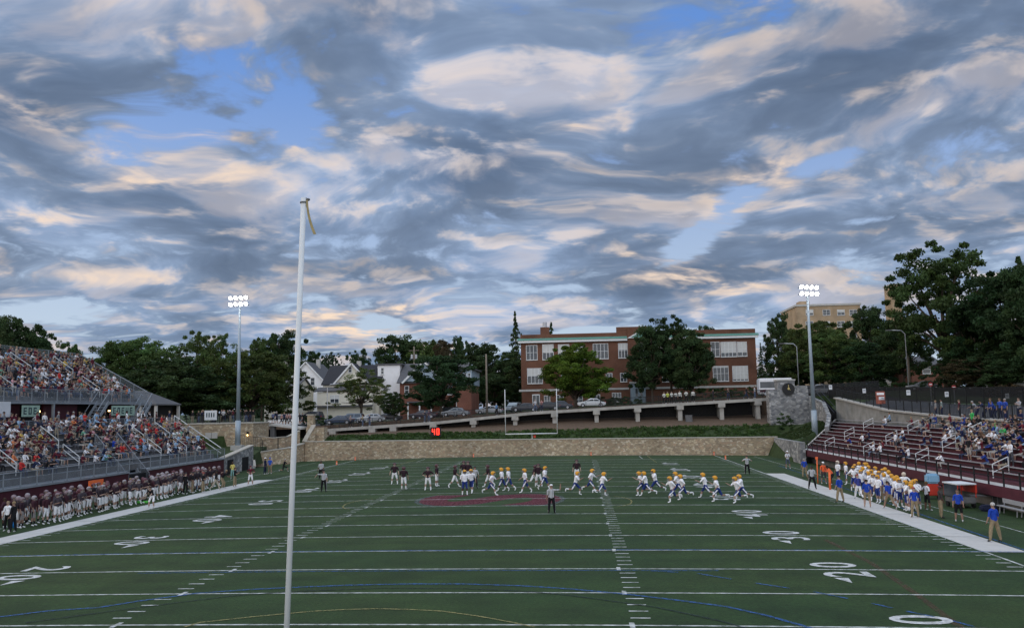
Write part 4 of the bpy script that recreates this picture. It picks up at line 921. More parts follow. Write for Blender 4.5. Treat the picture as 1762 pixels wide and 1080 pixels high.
t = gable_house('house', 'house with grey shingle roof, blue gable and orange brick walls behind the big dark tree', A(688, 690, 144).x, A(796, 690, 144).x, 144, 158, 5.5, A(700, 657, 144).z, A(700, 624, 144).z, 'x', brk, M_roofg, over=.5, wins=[W_(697, 664, 703, 678, 144), W_(742, 662, 750, 678, 144), W_(770, 662, 778, 678, 144)])
ox, oy, oz = t.location; x0, x1 = A(697, 660, 143.3).x, A(762, 660, 143.3).x; xm = (x0+x1)/2; zE = A(700, 656, 143.3).z-oz; zR = A(729, 622, 143.3).z-oz
MB().prism([(x0-ox, -.7, zE), (x1-ox, -.7, zE), (xm-ox, -.7, zR)], (0, .698, 0)).build('front_gable', M_sidb, t)
mb = MB()
for q in (-1, 1): mb.prism([(xm-ox, -1.1, zR+.02), (xm+q*(xm-x0+.5)-ox, -1.1, zE-.4), (xm+q*(xm-x0+.5)-ox, -1.1, zE-.2), (xm-ox, -1.1, zR+.22)], (0, 6, 0))
rg = mb.build('gable_roof', M_roofg, t); mb = MB()
for q in (-1, 1): mb.bar((xm-ox, -1.15, zR+.1), (xm+q*(xm-x0+.5)-ox, -1.15, zE-.32), .06, .35)
mb.build('bargeboard', M_white, rg); r = px_rect(720, 640, 726, 655, 143.3); window(t, r[0]-ox, r[1]-ox, r[2]-oz, r[3]-oz, -.7, 1)
pz = A(740, 692, 142).z-oz; MB().box(A(700, 692, 142).x-ox, A(790, 692, 142).x-ox, -2.2, -.003, pz, pz+.25).build('porch_roof', M_roofg, t)
for px in (702, 722, 742, 762, 786): x = A(px, 700, 142).x-ox; MB().box(x-.12, x+.12, -2.1, -1.86, -1, pz-.003).build('porch_column', M_white, t)
t = thing('house', 'narrow blue sided house with brick base at the right end of the row', 'house', (0, 141, 0)); x0, x1 = A(786, 670, 141).x, A(811, 670, 141).x
zt = A(798, 636, 141).z; zm = A(798, 662, 141).z
MB().box(x0, x1, 0, 12, 4.5, zm).build('brick_wall', brk, t); MB().box(x0-.15, x1+.15, -.15, 12, zm+.002, zt).build('wall', M_sidb, t); MB().hexa([(x0-.5, -.5, zt+.004), (x1+.6, -.5, zt+.004), (x1+.6, 12, zt+.004), (x0-.5, 12, zt+.004)], [(x0-.5, -.5, zt+.3), (x1+.6, -.5, zt-.1+.3), (x1+.6, 12, zt+.3), (x0-.5, 12, zt+.9)]).build('roof', M_roofg, t)
for a in ((789, 644, 793, 654), (798, 643, 802, 654), (806, 642, 809, 653)): r = px_rect(*a, 141); window(t, *r, -.15, 1)
# a cream house seen through the trees on the left
t = gable_house('house', 'cream house half hidden by the left trees behind the spectators terrace', A(455, 690, 138).x, A(505, 690, 138).x, 138, 150, 4.6, A(480, 672, 138).z, A(480, 650, 138).z, 'x', M_siding, M_roofg, wins=[W_(477, 681, 488, 695, 138, 2), W_(497, 682, 502, 694, 138)])
# right background
t = thing('apartment_block', 'tan brick apartment block rising over the trees behind the right light pole', 'building', (0, 250, 0))
x0, x1 = A(1372, 560, 250).x, A(1482, 560, 250).x; zt = A(1420, 526, 250).z
MB().box(x0, x1, 0, 20, 8, zt).build('wall', M_tanbr, t); MB().box(x0-.3, x1+.3, -.3, 20.3, zt+.003, zt+.6).build('roof', M_conl, t)
MB().box(x0+1.5, x0+4.5, 2, 6, zt+.61, zt+1.8).build('penthouse', M_tanbr, t)
for j, yy in enumerate((533, 553, 573, 593, 613, 633)):
    for i, xx in enumerate((1393, 1422, 1447, 1468)): r = px_rect(xx-6, yy, xx+6, yy+9, 250); window(t, *r, 0, 2, (.6, 0, .4, 0)[(i+j) % 4])
t = thing('chimney_tower', 'tan brick tower showing behind the tallest right tree', 'tower', (0, 240, 0)); x0, x1 = A(1534, 500, 240).x, A(1550, 500, 240).x; MB().box(x0, x1, 0, 6, 8, A(1540, 490, 240).z).build('wall', M_tanbr, t); MB().box(x0-.3, x1+.3, -.3, 6.3, A(1540, 490, 240).z, A(1540, 488, 240).z).build('cap', M_conl, t)
t = gable_house('house', 'red brick house with a white window glimpsed between the right trees', A(1568, 640, 140).x, A(1622, 640, 140).x, 140, 150, 8, A(1600, 628, 140).z, A(1600, 612, 140).z, 'x', brk, M_roofg, wins=[W_(1588, 628, 1600, 642, 140, 1)])
t = gable_house('house', 'steep white gable peeking out of the right trees', A(1540, 600, 150).x, A(1562, 600, 150).x, 150, 160, 8, A(1550, 596, 150).z, A(1552, 566, 150).z, 'y', M_sidw, M_roofg, wins=[W_(1550, 578, 1555, 592, 150)])
t = gable_house('house', 'tan house with a pale entrance half hidden right of the light pole', A(1414, 650, 170).x, A(1456, 650, 170).x, 170, 180, 8, A(1430, 634, 170).z, A(1430, 616, 170).z, 'x', M_tanbr, M_roofg, wins=[W_(1446, 637, 1455, 647, 170, 2, .8)])
t = thing('shed', 'pale ribbed metal shed at the right edge under the trees', 'shed', (0, 95, 0)); x0, x1 = A(1738, 650, 95).x, A(1775, 650, 95).x; MB().box(x0, x1, 0, 6, 6, A(1750, 640, 95).z).build('wall', M_conc, t); MB().box(x0-.2, x1+.2, -.2, 6.2, A(1750, 640, 95).z, A(1750, 637, 95).z).build('roof', M_roofg, t)
for k in range(9): x = lerp(x0, x1, (k+.5)/9); MB().box(x-.08, x+.08, -.05, -.003, 6, A(1750, 640, 95).z-.05).build('rib', M_conc, t)

# ------------------------------------------------------------------ utility poles, street lamps, signs
def utility_pole(label, px, ytop, ybase, Y, arms=1, boxes=0):
    b = at(px, ybase, Y=Y); tp = at(px, ytop, Y=Y); h = tp.z-b.z; t = thing('utility_pole', label, 'pole', (b.x, Y, b.z))
    MB().tube([(0, 0, -1), (0, 0, h)], .19, 9, .13).build('shaft', M_wood, t, True)
    for k in range(arms): MB().box(-1.1, 1.1, -.08, .08, h-.9-.7*k, h-.78-.7*k).build('crossarm', M_wood, t)
    for k in range(boxes): MB().tube([((-.45, .45)[k], -.1, h-2.6), ((-.45, .45)[k], -.1, h-1.7)], .25, 10).build('transformer', M_alu, t)
    return t
utility_pole('wooden utility pole with two grey transformers above the houses', 713, 596, 690, 162, 1, 2)
utility_pole('tall bare wooden utility pole beside the parked cars left of the school', 838, 609, 712, 128, 0)
utility_pole('thin wooden pole behind the roof of the blue gabled house', 775, 608, 690, 175, 1)
utility_pole('leaning grey utility pole among the right trees', 1566, 555, 668, 118, 0)
def street_lamp(label, px, ytop, ybase, Y, side):
    b = at(px, ybase, Y=Y); tp = at(px, ytop, Y=Y); h = tp.z-b.z; t = thing('street_lamp', label, 'street lamp', (b.x, Y, b.z))
    MB().tube([(0, 0, -1), (0, 0, h-.6), (side*.5, 0, h-.1), (side*2.0, 0, h)], .07, 7).build('post', M_alu, t, True); MB().box(min(side*1.9, side*2.7), max(side*1.9, side*2.7), -.13, .13, h-.1, h+.06).build('lamp_head', M_concd, t)
street_lamp('curved grey street lamp left of the right floodlight pole', 1374, 590, 655, 122, -1)
street_lamp('grey street lamp with a long arm reaching left among the right trees', 1563, 567, 660, 112, -1)
street_lamp('thin black street lamp by the tan pier left of the near houses', 563, 660, 735, 117, 1)
M_sign = mat('sign_red', (.28, .03, .03), .6, .1, 3)
for i, (px, py, lab, m, Y) in enumerate([(1601, 661, 'left red round road sign above the upper fence', M_red, 88), (1641, 666, 'right red round road sign above the upper fence', M_red, 84)]):
    p = at(px, py, Y=Y); t = thing('road_sign', lab, 'sign', (p.x, Y, G(p.x, Y))); h = p.z-G(p.x, Y); MB().tube([(0, 0, 0), (0, 0, h)], .04, 6).build('post', M_alu, t)
    f = MB().tube([(0, -.06, h), (0, -.03, h)], .26, 8).build('face', M_sign, t); MB().box(-.15, .15, -.075, -.062, h-.05, h+.05).build('marking', M_white, f)
p = at(1515, 683, Y=82); t = thing('poster', 'red and white sports poster on the fence above the visitor stand', 'poster', (p.x, 82, p.z)); MB().box(-.5, .5, -.03, .03, -.75, .65).build('board', mat('poster_red', (.30, .09, .06), .7, .5, 3), t); MB().box(-.2, .4, -.045, -.031, -.3, .05).build('picture', M_banw, t); MB().box(-.4, .4, -.045, -.031, .25, .5).build('band', M_sidw, t)
for px, py, lab in ((1429, 666, 'first small white notice on the black roadside fence'), (1487, 672, 'second small white notice on the fence, between the red coat and the poster'), (1563, 675, 'small white notice on the fence right of the poster'), (1629, 678, 'small white notice on the fence beside the right road sign'), (1733, 681, 'small white notice on the fence near the right edge')):
    p = at(px, py, Y=95 if px < 1500 else 80); t = thing('notice', lab, 'notice', tuple(p)); MB().box(-.2, .2, -.02, .02, -.28, .28).build('board', M_banw, t); MB().box(-.12, .12, -.03, -.021, -.02, .02).box(-.12, .12, -.03, -.021, .09, .13).build('print', M_ink, t)

# ------------------------------------------------------------------ cars
M_head = mat('headlamp', (.6, .6, .58), .2, .05, spec=.8); M_tail = mat('tail_lamp', (.35, .02, .02), .3, .1)
def car_meshes(kind):
    # side profiles (y along the car, z up), lower body and cabin
    L_, w = {'sedan': (4.6, .88), 'suv': (4.7, .93), 'van': (5.2, .98)}[kind]; h = L_/2
    if kind == 'sedan': low = [(-h, .35), (-h, .75), (-h+.9, .92), (h-1.3, .95), (h-.1, .78), (h, .4), (h-.3, .25), (-h+.3, .25)]; cab = [(-h+.75, .93), (-h+1.35, 1.38), (h-2.1, 1.42), (h-1.15, .95)]
    elif kind == 'suv': low = [(-h, .4), (-h+.05, 1.0), (h-1.2, 1.05), (h-.1, .92), (h, .45), (h-.3, .3), (-h+.3, .3)]; cab = [(-h+.12, 1.0), (-h+.4, 1.68), (h-2.0, 1.70), (h-1.15, 1.05)]
    else: low = [(-h, .4), (-h, 1.1), (h-1.0, 1.15), (h-.1, .95), (h, .45), (h-.3, .3), (-h+.3, .3)]; cab = [(-h+.03, 1.1), (-h+.15, 1.95), (h-1.7, 1.95), (h-.9, 1.15)]
    def pris(pts, w, inset=0):
        mb = MB(); n = len(pts); a = [(-w+inset*(z > 1.2 or (kind == 'sedan' and z > 1.1)), y, z) for y, z in pts]; b = [(-x, y, z) for x, y, z in a]
        mb.add(a+b, [tuple(range(n)), tuple(range(2*n-1, n-1, -1))]+[(i, n+i, n+(i+1) % n, (i+1) % n) for i in range(n)]); return mb
    def bev(mb, nm, m, k=.06):
        me = mb.mesh(nm, m); bm = bmesh.new(); bm.from_mesh(me); bmesh.ops.bevel(bm, geom=list(bm.edges), offset=k, segments=2, affect='EDGES', profile=.6); bm.to_mesh(me); bm.free(); me.polygons.foreach_set('use_smooth', [True]*len(me.polygons)); return me
    body = bev(pris(low, w), kind+'_body', M_paint); cabm = bev(pris(cab, w-.03, .16), kind+'_cabin', M_paint, .05)
    win = MB(); zlo, zhi = cab[0][1]+.06, cab[1][1]-.09
    ya0, ya1 = cab[0][0], cab[1][0]; yb1, yb0 = cab[2][0], cab[3][0]
    for s in (-1, 1):
        f = lambda y, z: (s*(w-.03-.16*(z-cab[0][1])/(cab[1][1]-cab[0][1])*(1 if True else 0)+.012), y, z)
        ym = (ya1+yb1)/2
        win.add([f(ya0+.25, zlo), f(ym-.05, zlo), f(ym-.05, zhi), f(ya1+.1, zhi)], [(0, 1, 2, 3)]); win.add([f(ym+.05, zlo), f(yb0-.3, zlo), f(yb1-.1, zhi), f(ym+.05, zhi)], [(0, 1, 2, 3)])
    for (yA, yB, o) in ((ya0, ya1, -.02), (yb0, yb1, .02)):
        win.add([(-w+.14, yA+(yB-yA)*.12+o, zlo), (w-.14, yA+(yB-yA)*.12+o, zlo), (w-.26, yA+(yB-yA)*.88+o, zhi), (-w+.26, yA+(yB-yA)*.88+o, zhi)], [(0, 1, 2, 3)])
    winm = win.mesh(kind+'_windows', M_glass)
    wh = MB().tube([(-.11, 0, 0), (.11, 0, 0)], .33, 16).mesh('wheel', M_tyre); hub = MB().tube([(-.12, 0, 0), (.12, 0, 0)], .2, 12).mesh('rim', M_alu)
    hl = MB().box(-.2, .2, -.04, .04, -.08, .08).mesh('headlight', M_head); tl = MB().box(-.16, .16, -.04, .04, -.1, .1).mesh('tail_light', M_tail)
    return dict(L=L_, w=w, body=body, cab=cabm, win=winm, wheel=wh, hub=hub, hl=hl, tl=tl)
M_paint = attr_mat('car_paint', 'paint', .3, var=.04, spec=.6)
CARS = {}
def car(label, kind, px, py, Y, rz, col, name=None, cat='car'):
    if kind not in CARS: CARS[kind] = car_meshes(kind)
    k = CARS[kind]; p = at(px, py, Y=Y); z = max(G(p.x, Y), 0)
    t = thing(name or {'sedan': 'car', 'suv': 'car', 'van': 'van'}[kind], label, cat, (p.x, Y, z+.02), rz)
    for nm, m in (('body', 'body'), ('cabin', 'cab')):
        o = link(nm, k[m], t); o['paint'] = (*col, 1.0)
        if nm == 'body': bd = o
    link('windows', k['win'], t)
    for sx in (-1, 1):
        for sy in (-1, 1): w = link('wheel', k['wheel'], t); w.location = (sx*(k['w']-.06), sy*(k['L']/2-.85), .33); link('rim', k['hub'], w)
        h = link('headlight', k['hl'], t); h.location = (sx*(k['w']-.25), k['L']/2-.06, .68); h = link('tail_light', k['tl'], t); h.location = (sx*(k['w']-.22), -k['L']/2+.02, .78)
    return t
for a in [('dark blue saloon car parked nearest the tan stone pier', 'sedan', 584, 722, 121, 1.6, (.03, .05, .09)), ('pale blue grey hatchback parked behind the dark blue saloon', 'suv', 604, 716, 126, 1.5, (.20, .26, .33)), ('silver saloon car parked left of the small round tree', 'sedan', 640, 720, 122, 1.65, (.40, .42, .44)),
    ('black saloon car parked between the small round tree and the big dark tree', 'sedan', 668, 718, 123, 1.6, (.02, .02, .025)), ('dark purple saloon car behind two people on the walkway', 'sedan', 728, 715, 122, 1.6, (.035, .025, .04)), ('silver grey saloon car parked right of the big dark tree', 'sedan', 784, 710, 122, 1.55, (.22, .24, .26)),
    ('black pickup sized car behind the silver grey saloon', 'suv', 768, 706, 127, 1.6, (.02, .02, .02)), ('silver saloon car beside the bare utility pole', 'sedan', 842, 700, 130, 1.45, (.42, .44, .46)), ('white car climbing the side street beside the school', 'suv', 885, 685, 146, .1, (.60, .60, .58)), ('grey blue pickup facing the field on the side street', 'suv', 884, 703, 132, 2.9, (.22, .27, .30)),
    ('dark car parked at the corner of the school, left of the door', 'sedan', 903, 708, 124, 1.6, (.03, .035, .045)), ('black car parked in front of the school door', 'sedan', 940, 706, 125, 1.6, (.025, .03, .035)), ('navy car parked under the bright green tree', 'sedan', 962, 703, 126, 1.55, (.03, .04, .06)), ('white saloon car parked behind the walkway right of the bright green tree', 'sedan', 1018, 701, 124, 1.58, (.60, .62, .62)),
    ('dark blue car on the driveway beside the grey white house', 'suv', 536, 697, 143, 1.4, (.02, .02, .05)), ('small white car parked right of the clock pier', 'sedan', 1384, 667, 128, 1.5, (.50, .52, .56)), ('white pickup parked behind the right light pole', 'suv', 1408, 665, 130, 1.5, (.62, .64, .68)), ('dark car parked on the road beyond the lawn at the right', 'sedan', 1590, 672, 112, 1.4, (.10, .11, .12))]:
    car(*a[:7])
car('white passenger van behind the people on the terrace left of the near upright', 'van', 490, 723, 118, 1.6, (.62, .63, .62), name='van', cat='van')
# bus
p = at(1333, 668, Y=134); t = thing('bus', 'white and black coach parked behind the clock pier', 'bus', (p.x, 134, G(p.x, 134)), 0); t.scale = (.62, .9, .92)
def rb(mb, nm, m, par, k=.12):
    me = mb.mesh(nm, m); bm = bmesh.new(); bm.from_mesh(me); bmesh.ops.bevel(bm, geom=list(bm.edges), offset=k, segments=2, affect='EDGES'); bm.to_mesh(me); bm.free(); return link(nm, me, par)
rb(MB().box(-4.5, 4.5, -1.25, 1.25, .4, 3.3), 'body', M_sidw, t, .2)
MB().box(-4.3, 3.2, -1.275, -1.252, 1.5, 2.65).build('side_windows', M_glass, t); MB().box(3.4, 4.2, -1.27, -1.252, .9, 2.7).build('door', M_glass, t); MB().box(4.502, 4.53, -1.0, 1.0, 1.4, 2.8).build('windscreen', M_glass, t); MB().box(-4.4, 4.4, -1.262, -1.252, .7, 1.2).build('stripe', M_maroon, t)
for x in (-3, 2.7):
    for s in (-1, 1): w = link('wheel', CARS['suv']['wheel'], t); w.location = (x, s*1.15, .45); w.rotation_euler = (0, 0, pi/2); w.scale = (1.2, 1.4, 1.4); link('rim', CARS['suv']['hub'], w)

# ------------------------------------------------------------------ trees
def attr_leaf(name):
    m = bpy.data.materials.new(name); m.use_nodes = True; nt = m.node_tree; N = nt.nodes; L = nt.links; b = N['Principled BSDF']
    b.inputs['Roughness'].default_value = .7; b.inputs['Specular IOR Level'].default_value = .2
    a = N.new('ShaderNodeAttribute'); a.attribute_type = 'OBJECT'; a.attribute_name = 'leaf'
    g = N.new('ShaderNodeAttribute'); g.attribute_type = 'GEOMETRY'; g.attribute_name = 'tone'
    mu = N.new('ShaderNodeMix'); mu.data_type = 'RGBA'; mu.blend_type = 'MULTIPLY'; mu.inputs[0].default_value = 1; L.new(a.outputs['Color'], mu.inputs[6]); L.new(g.outputs['Color'], mu.inputs[7])
    L.new(mu.outputs[2], b.inputs['Base Color'])
    tr = N.new('ShaderNodeBsdfTranslucent'); L.new(mu.outputs[2], tr.inputs[0]); mx = N.new('ShaderNodeMixShader'); mx.inputs[0].default_value = .25
    L.new(b.outputs[0], mx.inputs[1]); L.new(tr.outputs[0], mx.inputs[2]); L.new(mx.outputs[0], N['Material Output'].inputs[0]); return m
M_leaf = attr_leaf('leaves')
def leaf_mesh(name, clumps, per, size, seed, flat=.6):
    """leaf-sized quads gathered round the given clump centres (x, y, z, radius)"""
    rg = np.random.default_rng(seed); C = np.array(clumps); n = len(C)*per
    ci = np.repeat(np.arange(len(C)), per); d = rg.normal(size=(n, 3)); d /= np.linalg.norm(d, axis=1)[:, None]
    r = rg.random(n)**.45; P = C[ci, :3]+d*(r*C[ci, 3])[:, None]*np.array([1, 1, flat])
    a = rg.normal(size=(n, 3)); a /= np.linalg.norm(a, axis=1)[:, None]; b = np.cross(a, rg.normal(size=(n, 3))); b /= np.linalg.norm(b, axis=1)[:, None]
    s = size*(.55+.9*rg.random(n))[:, None]
    V = np.stack([P-a*s, P+b*s*.55, P+a*s, P-b*s*.55], 1).reshape(-1, 3)
    me = bpy.data.meshes.new(name); me.vertices.add(4*n); me.vertices.foreach_set('co', V.astype(np.float32).ravel())
    me.loops.add(4*n); me.loops.foreach_set('vertex_index', np.arange(4*n, dtype=np.int32)); me.polygons.add(n); me.polygons.foreach_set('loop_start', np.arange(0, 4*n, 4, dtype=np.int32)); me.polygons.foreach_set('loop_total', np.full(n, 4, dtype=np.int32))
    tone = (.70+.60*rg.random(len(C)))[ci]*(.8+.4*rg.random(n)); tcol = np.ones((n, 4)); warm = (rg.random(len(C))-.5)[ci]*.25
    tcol[:, 0] = tone*(1+warm); tcol[:, 1] = tone; tcol[:, 2] = tone*(1-warm*.5)
    at_ = me.attributes.new('tone', 'FLOAT_COLOR', 'FACE'); at_.data.foreach_set('color', tcol.astype(np.float32).ravel())
    me.materials.append(M_leaf); me.update(); me.validate(); return me
def deciduous(i, wide=.46, base=.12, open_=0.0, per=150, nb=215):
    """a tree of height 1: trunk with limbs and a ragged crown; returns (trunk mesh, crown mesh)"""
    rg = random.Random(100+i); cl = []; tb = MB()
    tb.tube([(0, 0, -.05), (.005, 0, base*.6), (0, .005, base+.1), (.01, 0, .6)], .026, 9, .010)
    lobes = []; nl = 13+rg.randint(0, 4)
    for k in range(nl):
        z = lerp(base+.14, .88, (k+rg.uniform(-.3, .3))/nl); w = wide*(1-abs((z-.46)/.56)**2.4)*.78; a = k*2.4+rg.uniform(-.5, .5); rr = w*rg.uniform(.55, 1.0)
        lobes.append((cos(a)*rr, sin(a)*rr, z, rg.uniform(.13, .21)))
        tb.tube([(0, 0, base+rg.uniform(0, .2)), (cos(a)*rr*.5, sin(a)*rr*.5, lerp(base+.1, z, .65)), (cos(a)*rr*.95, sin(a)*rr*.95, z)], .012, 6, .004)
    lobes += [(rg.uniform(-.05, .05), rg.uniform(-.05, .05), .84, .16), (0, 0, .62, .24), (0, 0, .38, .22)]
    while len(cl) < nb:
        lx, ly, lz, lr = rg.choice(lobes); v = Vector((rg.gauss(0, 1), rg.gauss(0, 1), rg.gauss(0, 1))).normalized()*lr*rg.uniform(.35, 1.1)
        p = (lx+v.x, ly+v.y, lz+v.z*.85)
        if p[2] > .985 or p[2] < base+.02: continue
        cl.append((*p, rg.uniform(.040, .085)*(1-open_*.3)))
    for k in range(9):      # twigs reaching past the outline
        a = rg.uniform(0, 2*pi); z = rg.uniform(.3, .97); w = wide*(1-abs((z-.46)/.6)**2.4)*.92; cl.append((cos(a)*w, sin(a)*w, z, rg.uniform(.02, .045)))
    return tb.mesh('trunk_%d' % i, M_bark, True), leaf_mesh('crown_%d' % i, cl, per, .0122 if not open_ else .0108, i)
TR = [deciduous(0), deciduous(1, .42, .14), deciduous(2, .52, .10), deciduous(3, .46, .22, .6, 105, 125), deciduous(4, .44, .08, 0, 170, 235), deciduous(5, .48, .16, .35, 150, 180)]
def conifer(i, w=.36):
    rg = random.Random(i); tb = MB(); tb.tube([(0, 0, -.05), (0, 0, .98)], .018, 8, .003); cl = []
    for k in range(18):
        z = .08+.90*(k/17)**.95; r = w*(1-z)**.85+.012; n = max(3, int(9*(1-z)+3))
        for j in range(n):
            a = 2*pi*(j+rg.random()*.7)/n; q = r*rg.uniform(.45, 1.3)
            tb.tube([(0, 0, z), (cos(a)*q, sin(a)*q, z-.02)], .004, 4, .001)
            for u in (.35, .65, .95): cl.append((cos(a)*q*u, sin(a)*q*u, z-.04*u+rg.uniform(-.01, .01), .018+.018*(1-z)))
    return tb.mesh('conifer_trunk', M_bark, True), leaf_mesh('conifer_crown', cl, 36, .011, i, .6)
CF = conifer(11)
def tree(label, proto, px, ytop, Y, width_px=None, base=None, rz=None, leaf=(.035, .07, .02), name='tree', group=None, s=None):
    p = at(px, ytop, Y=Y); zb = G(p.x, Y) if base is None else base; h = (p.z-zb)*1.0
    t = thing(name, label, 'tree', (p.x, Y, zb), rz if rz is not None else random.uniform(0, 6.28), group)
    wd = {id(m): 1 for m in ()}; half = width_px/2*(Y-CY)/1477.4 if width_px else None
    k = (half/(h*.46)) if half else 1.0
    t.scale = (h*k, h*k, h)
    a = link('trunk', proto[0], t); b = link('crown', proto[1], t); v = random.uniform(.85, 1.15); b['leaf'] = (leaf[0]*v*random.uniform(.9, 1.1), leaf[1]*v, leaf[2]*v, 1.0)
    return t
DK = (.036, .066, .022); MD = (.068, .110, .030); BR = (.120, .190, .022); OL = (.068, .092, .024); RD = (.060, .046, .022)
for a in [
 ('dark tree at the far left edge behind the upper deck', TR[0], 10, 538, 95, 130, DK), ('second dark tree from the left behind the upper deck', TR[4], 62, 553, 100, 110, DK), ('small dark tree before the gap behind the upper deck fence', TR[1], 118, 582, 110, 75, MD),
 ('round tree just right of the upper deck fence', TR[0], 190, 582, 125, 110, MD), ('broad tree behind the pavilion roof', TR[2], 250, 575, 130, 170, MD), ('large dark low tree behind the terrace crowd', TR[4], 300, 612, 112, 210, DK), ('tall open crowned tree behind the left light pole', TR[5], 345, 567, 150, 110, MD),
 ('tree with feathery top left of the floodlight pole', TR[3], 385, 570, 155, 90, MD), ('olive tree directly behind the left floodlight pole', TR[2], 430, 598, 120, 160, OL), ('tall tree between the floodlight pole and the goal upright', TR[0], 452, 577, 160, 80, MD), ('tall dark tree left of the near goal upright', TR[1], 490, 562, 165, 95, DK),
 ('olive tree in front of the cream house left of the upright', TR[5], 480, 618, 128, 120, OL), ('dark tree top right of the goal upright', TR[4], 540, 600, 185, 60, DK), ('low dark tree filling the space under the olive trees', TR[4], 370, 640, 118, 150, DK), ('low tree behind the pavilion eaves', TR[2], 215, 640, 110, 120, DK),
 ('light green open tree in front of the cream house', TR[3], 622, 632, 126, 110, (.075, .11, .030)), ('small round dark tree on the kerb between the houses', TR[1], 678, 672, 121, 52, DK), ('big dark green street tree in front of the brick house', TR[0], 758, 608, 124, 138, (.030, .066, .024)),
 ('distant tree behind the roof of the cream house', TR[5], 618, 598, 190, 70, DK), ('spreading dark tree above the white house', TR[2], 692, 571, 205, 120, DK), ('leafy tree above the grey roof', TR[0], 745, 582, 200, 100, MD), ('reddish brown tree behind the brick house', TR[4], 762, 580, 195, 70, RD),
 ('tall tree beside the reddish tree', TR[1], 790, 573, 200, 55, DK), ('dark tree filling the side street behind the utility pole', TR[0], 832, 586, 180, 110, DK), ('dark tree left of the school gable end', TR[4], 875, 602, 172, 80, DK), ('low dark tree at the top of the side street', TR[2], 850, 640, 165, 90, DK),
 ('dark low tree behind the last blue house', TR[1], 815, 640, 160, 50, DK), ('bright green maple in front of the school', TR[4], 988, 587, 134, 135, (.085, .145, .016)), ('large dark tree before the middle of the school, left half', TR[0], 1118, 556, 138, 100, DK), ('tall tree with yellowish top before the school', TR[5], 1150, 541, 141, 100, (.030, .055, .015)),
 ('large dark tree before the middle of the school, right half', TR[4], 1185, 562, 137, 100, DK), ('rounded dark tree top behind the school roof', TR[2], 1205, 556, 176, 70, DK), ('slim dark tree right of the school', TR[1], 1340, 534, 165, 60, DK), ('olive tree in front of the tan apartment block', TR[5], 1395, 553, 140, 110, OL), ('second olive tree right of the right floodlight pole', TR[2], 1432, 560, 135, 110, MD),
 ('olive tree hiding the lower storeys of the tan block', TR[4], 1410, 548, 150, 130, OL), ('dark tree at the foot of the apartment block', TR[4], 1362, 600, 145, 80, DK), ('dark tree at the right end of the apartment block', TR[0], 1500, 522, 150, 110, DK), ('very tall open crowned tree over the visitor stand', TR[5], 1612, 415, 112, 220, (.048, .088, .024)), ('tall dark tree left of the tallest right tree', TR[1], 1548, 545, 128, 100, DK),
 ('large tree at the right edge behind the visitor stand', TR[0], 1730, 455, 100, 190, (.022, .046, .015)), ('dark tree between the two tallest right trees', TR[4], 1672, 520, 104, 130, DK), ('dark tree leaning in at the right edge', TR[2], 1790, 430, 92, 160, DK), ('low dark tree behind the upper walkway fence', TR[4], 1668, 600, 108, 120, DK), ('low dark shrub-like tree beside the tan house', TR[2], 1480, 585, 132, 110, DK),
 ('low reddish tree near the metal shed', TR[5], 1670, 615, 96, 110, RD), ('dark low tree beside the metal shed', TR[1], 1715, 600, 94, 120, DK)]:
    tree(a[0], a[1], a[2], a[3], a[4], a[5], leaf=a[6])
for lab, px, yt, Y, w in (('tall dark spruce left of the school chimney', 886, 533, 185, 42), ('short dark spruce behind the school chimney', 948, 552, 190, 36), ('small distant spruce right of the school', 1308, 588, 200, 20), ('tiny distant spruce right of the school, next to the bus', 1320, 596, 210, 18), ('dark fir at the right edge behind the tallest trees', 1752, 438, 108, 90)):
    tree(lab, CF, px, yt, Y, w*1.6, leaf=DK, name='spruce_tree')
def bush(label, px, py, Y, w, h, leaf, seed):
    p = at(px, py, Y=Y); rg = random.Random(seed); cl = [(rg.uniform(-w/2, w/2), rg.uniform(-.8, .8), rg.uniform(.1, h), .32) for _ in range(int(w*9+8))]
    o = link('bush', leaf_mesh('bush', cl, 60, .10, seed)); o.location = (p.x, Y, G(p.x, Y)); o['leaf'] = (*leaf, 1.0); tag(o, label, 'bush')
for i, a in enumerate([('dark clipped hedge in front of the cream house by the stone pier', 535, 705, 124, 7, 1.6, DK), ('round green bushes under the olive trees by the terrace', 483, 700, 126, 5, 1.8, OL), ('dark hedge in front of the right part of the school', 1235, 690, 136, 13, 1.8, DK), ('dark hedge before the middle of the school', 1060, 695, 136, 9, 1.5, DK), ('dark shrub at the foot of the clock pier', 1352, 735, 104.6, 1.6, 2.6, DK), ('hedge along the lawn behind the upper fence', 1520, 668, 116, 12, 1.2, DK), ('dark bushes behind the right road signs', 1680, 660, 98, 14, 2.6, (.022, .04, .014)), ('reddish hedge below the metal shed', 1740, 680, 90, 6, 1.3, RD)]): bush(*a, 50+i)
def woods():
    rg = random.Random(9); cl = []
    for k in range(900):
        az = rg.uniform(-44, 36); d = rg.uniform(225, 300); x = CX+sin(R(az))*d; y = CY+cos(R(az))*d
        h = 9+4*sin(az*.7)+3*sin(az*1.9+1)+rg.uniform(-2, 3)+(3 if az > 20 or az < -22 else 0)
        cl.append((x, y, 5.5+rg.uniform(0, max(4, h)), rg.uniform(2.2, 3.6)))
    o = link('distant_woods', leaf_mesh('distant_woods', cl, 55, .55, 90, .8)); o['leaf'] = (.020, .040, .016, 1.0); tag(o, kind='stuff')
woods()
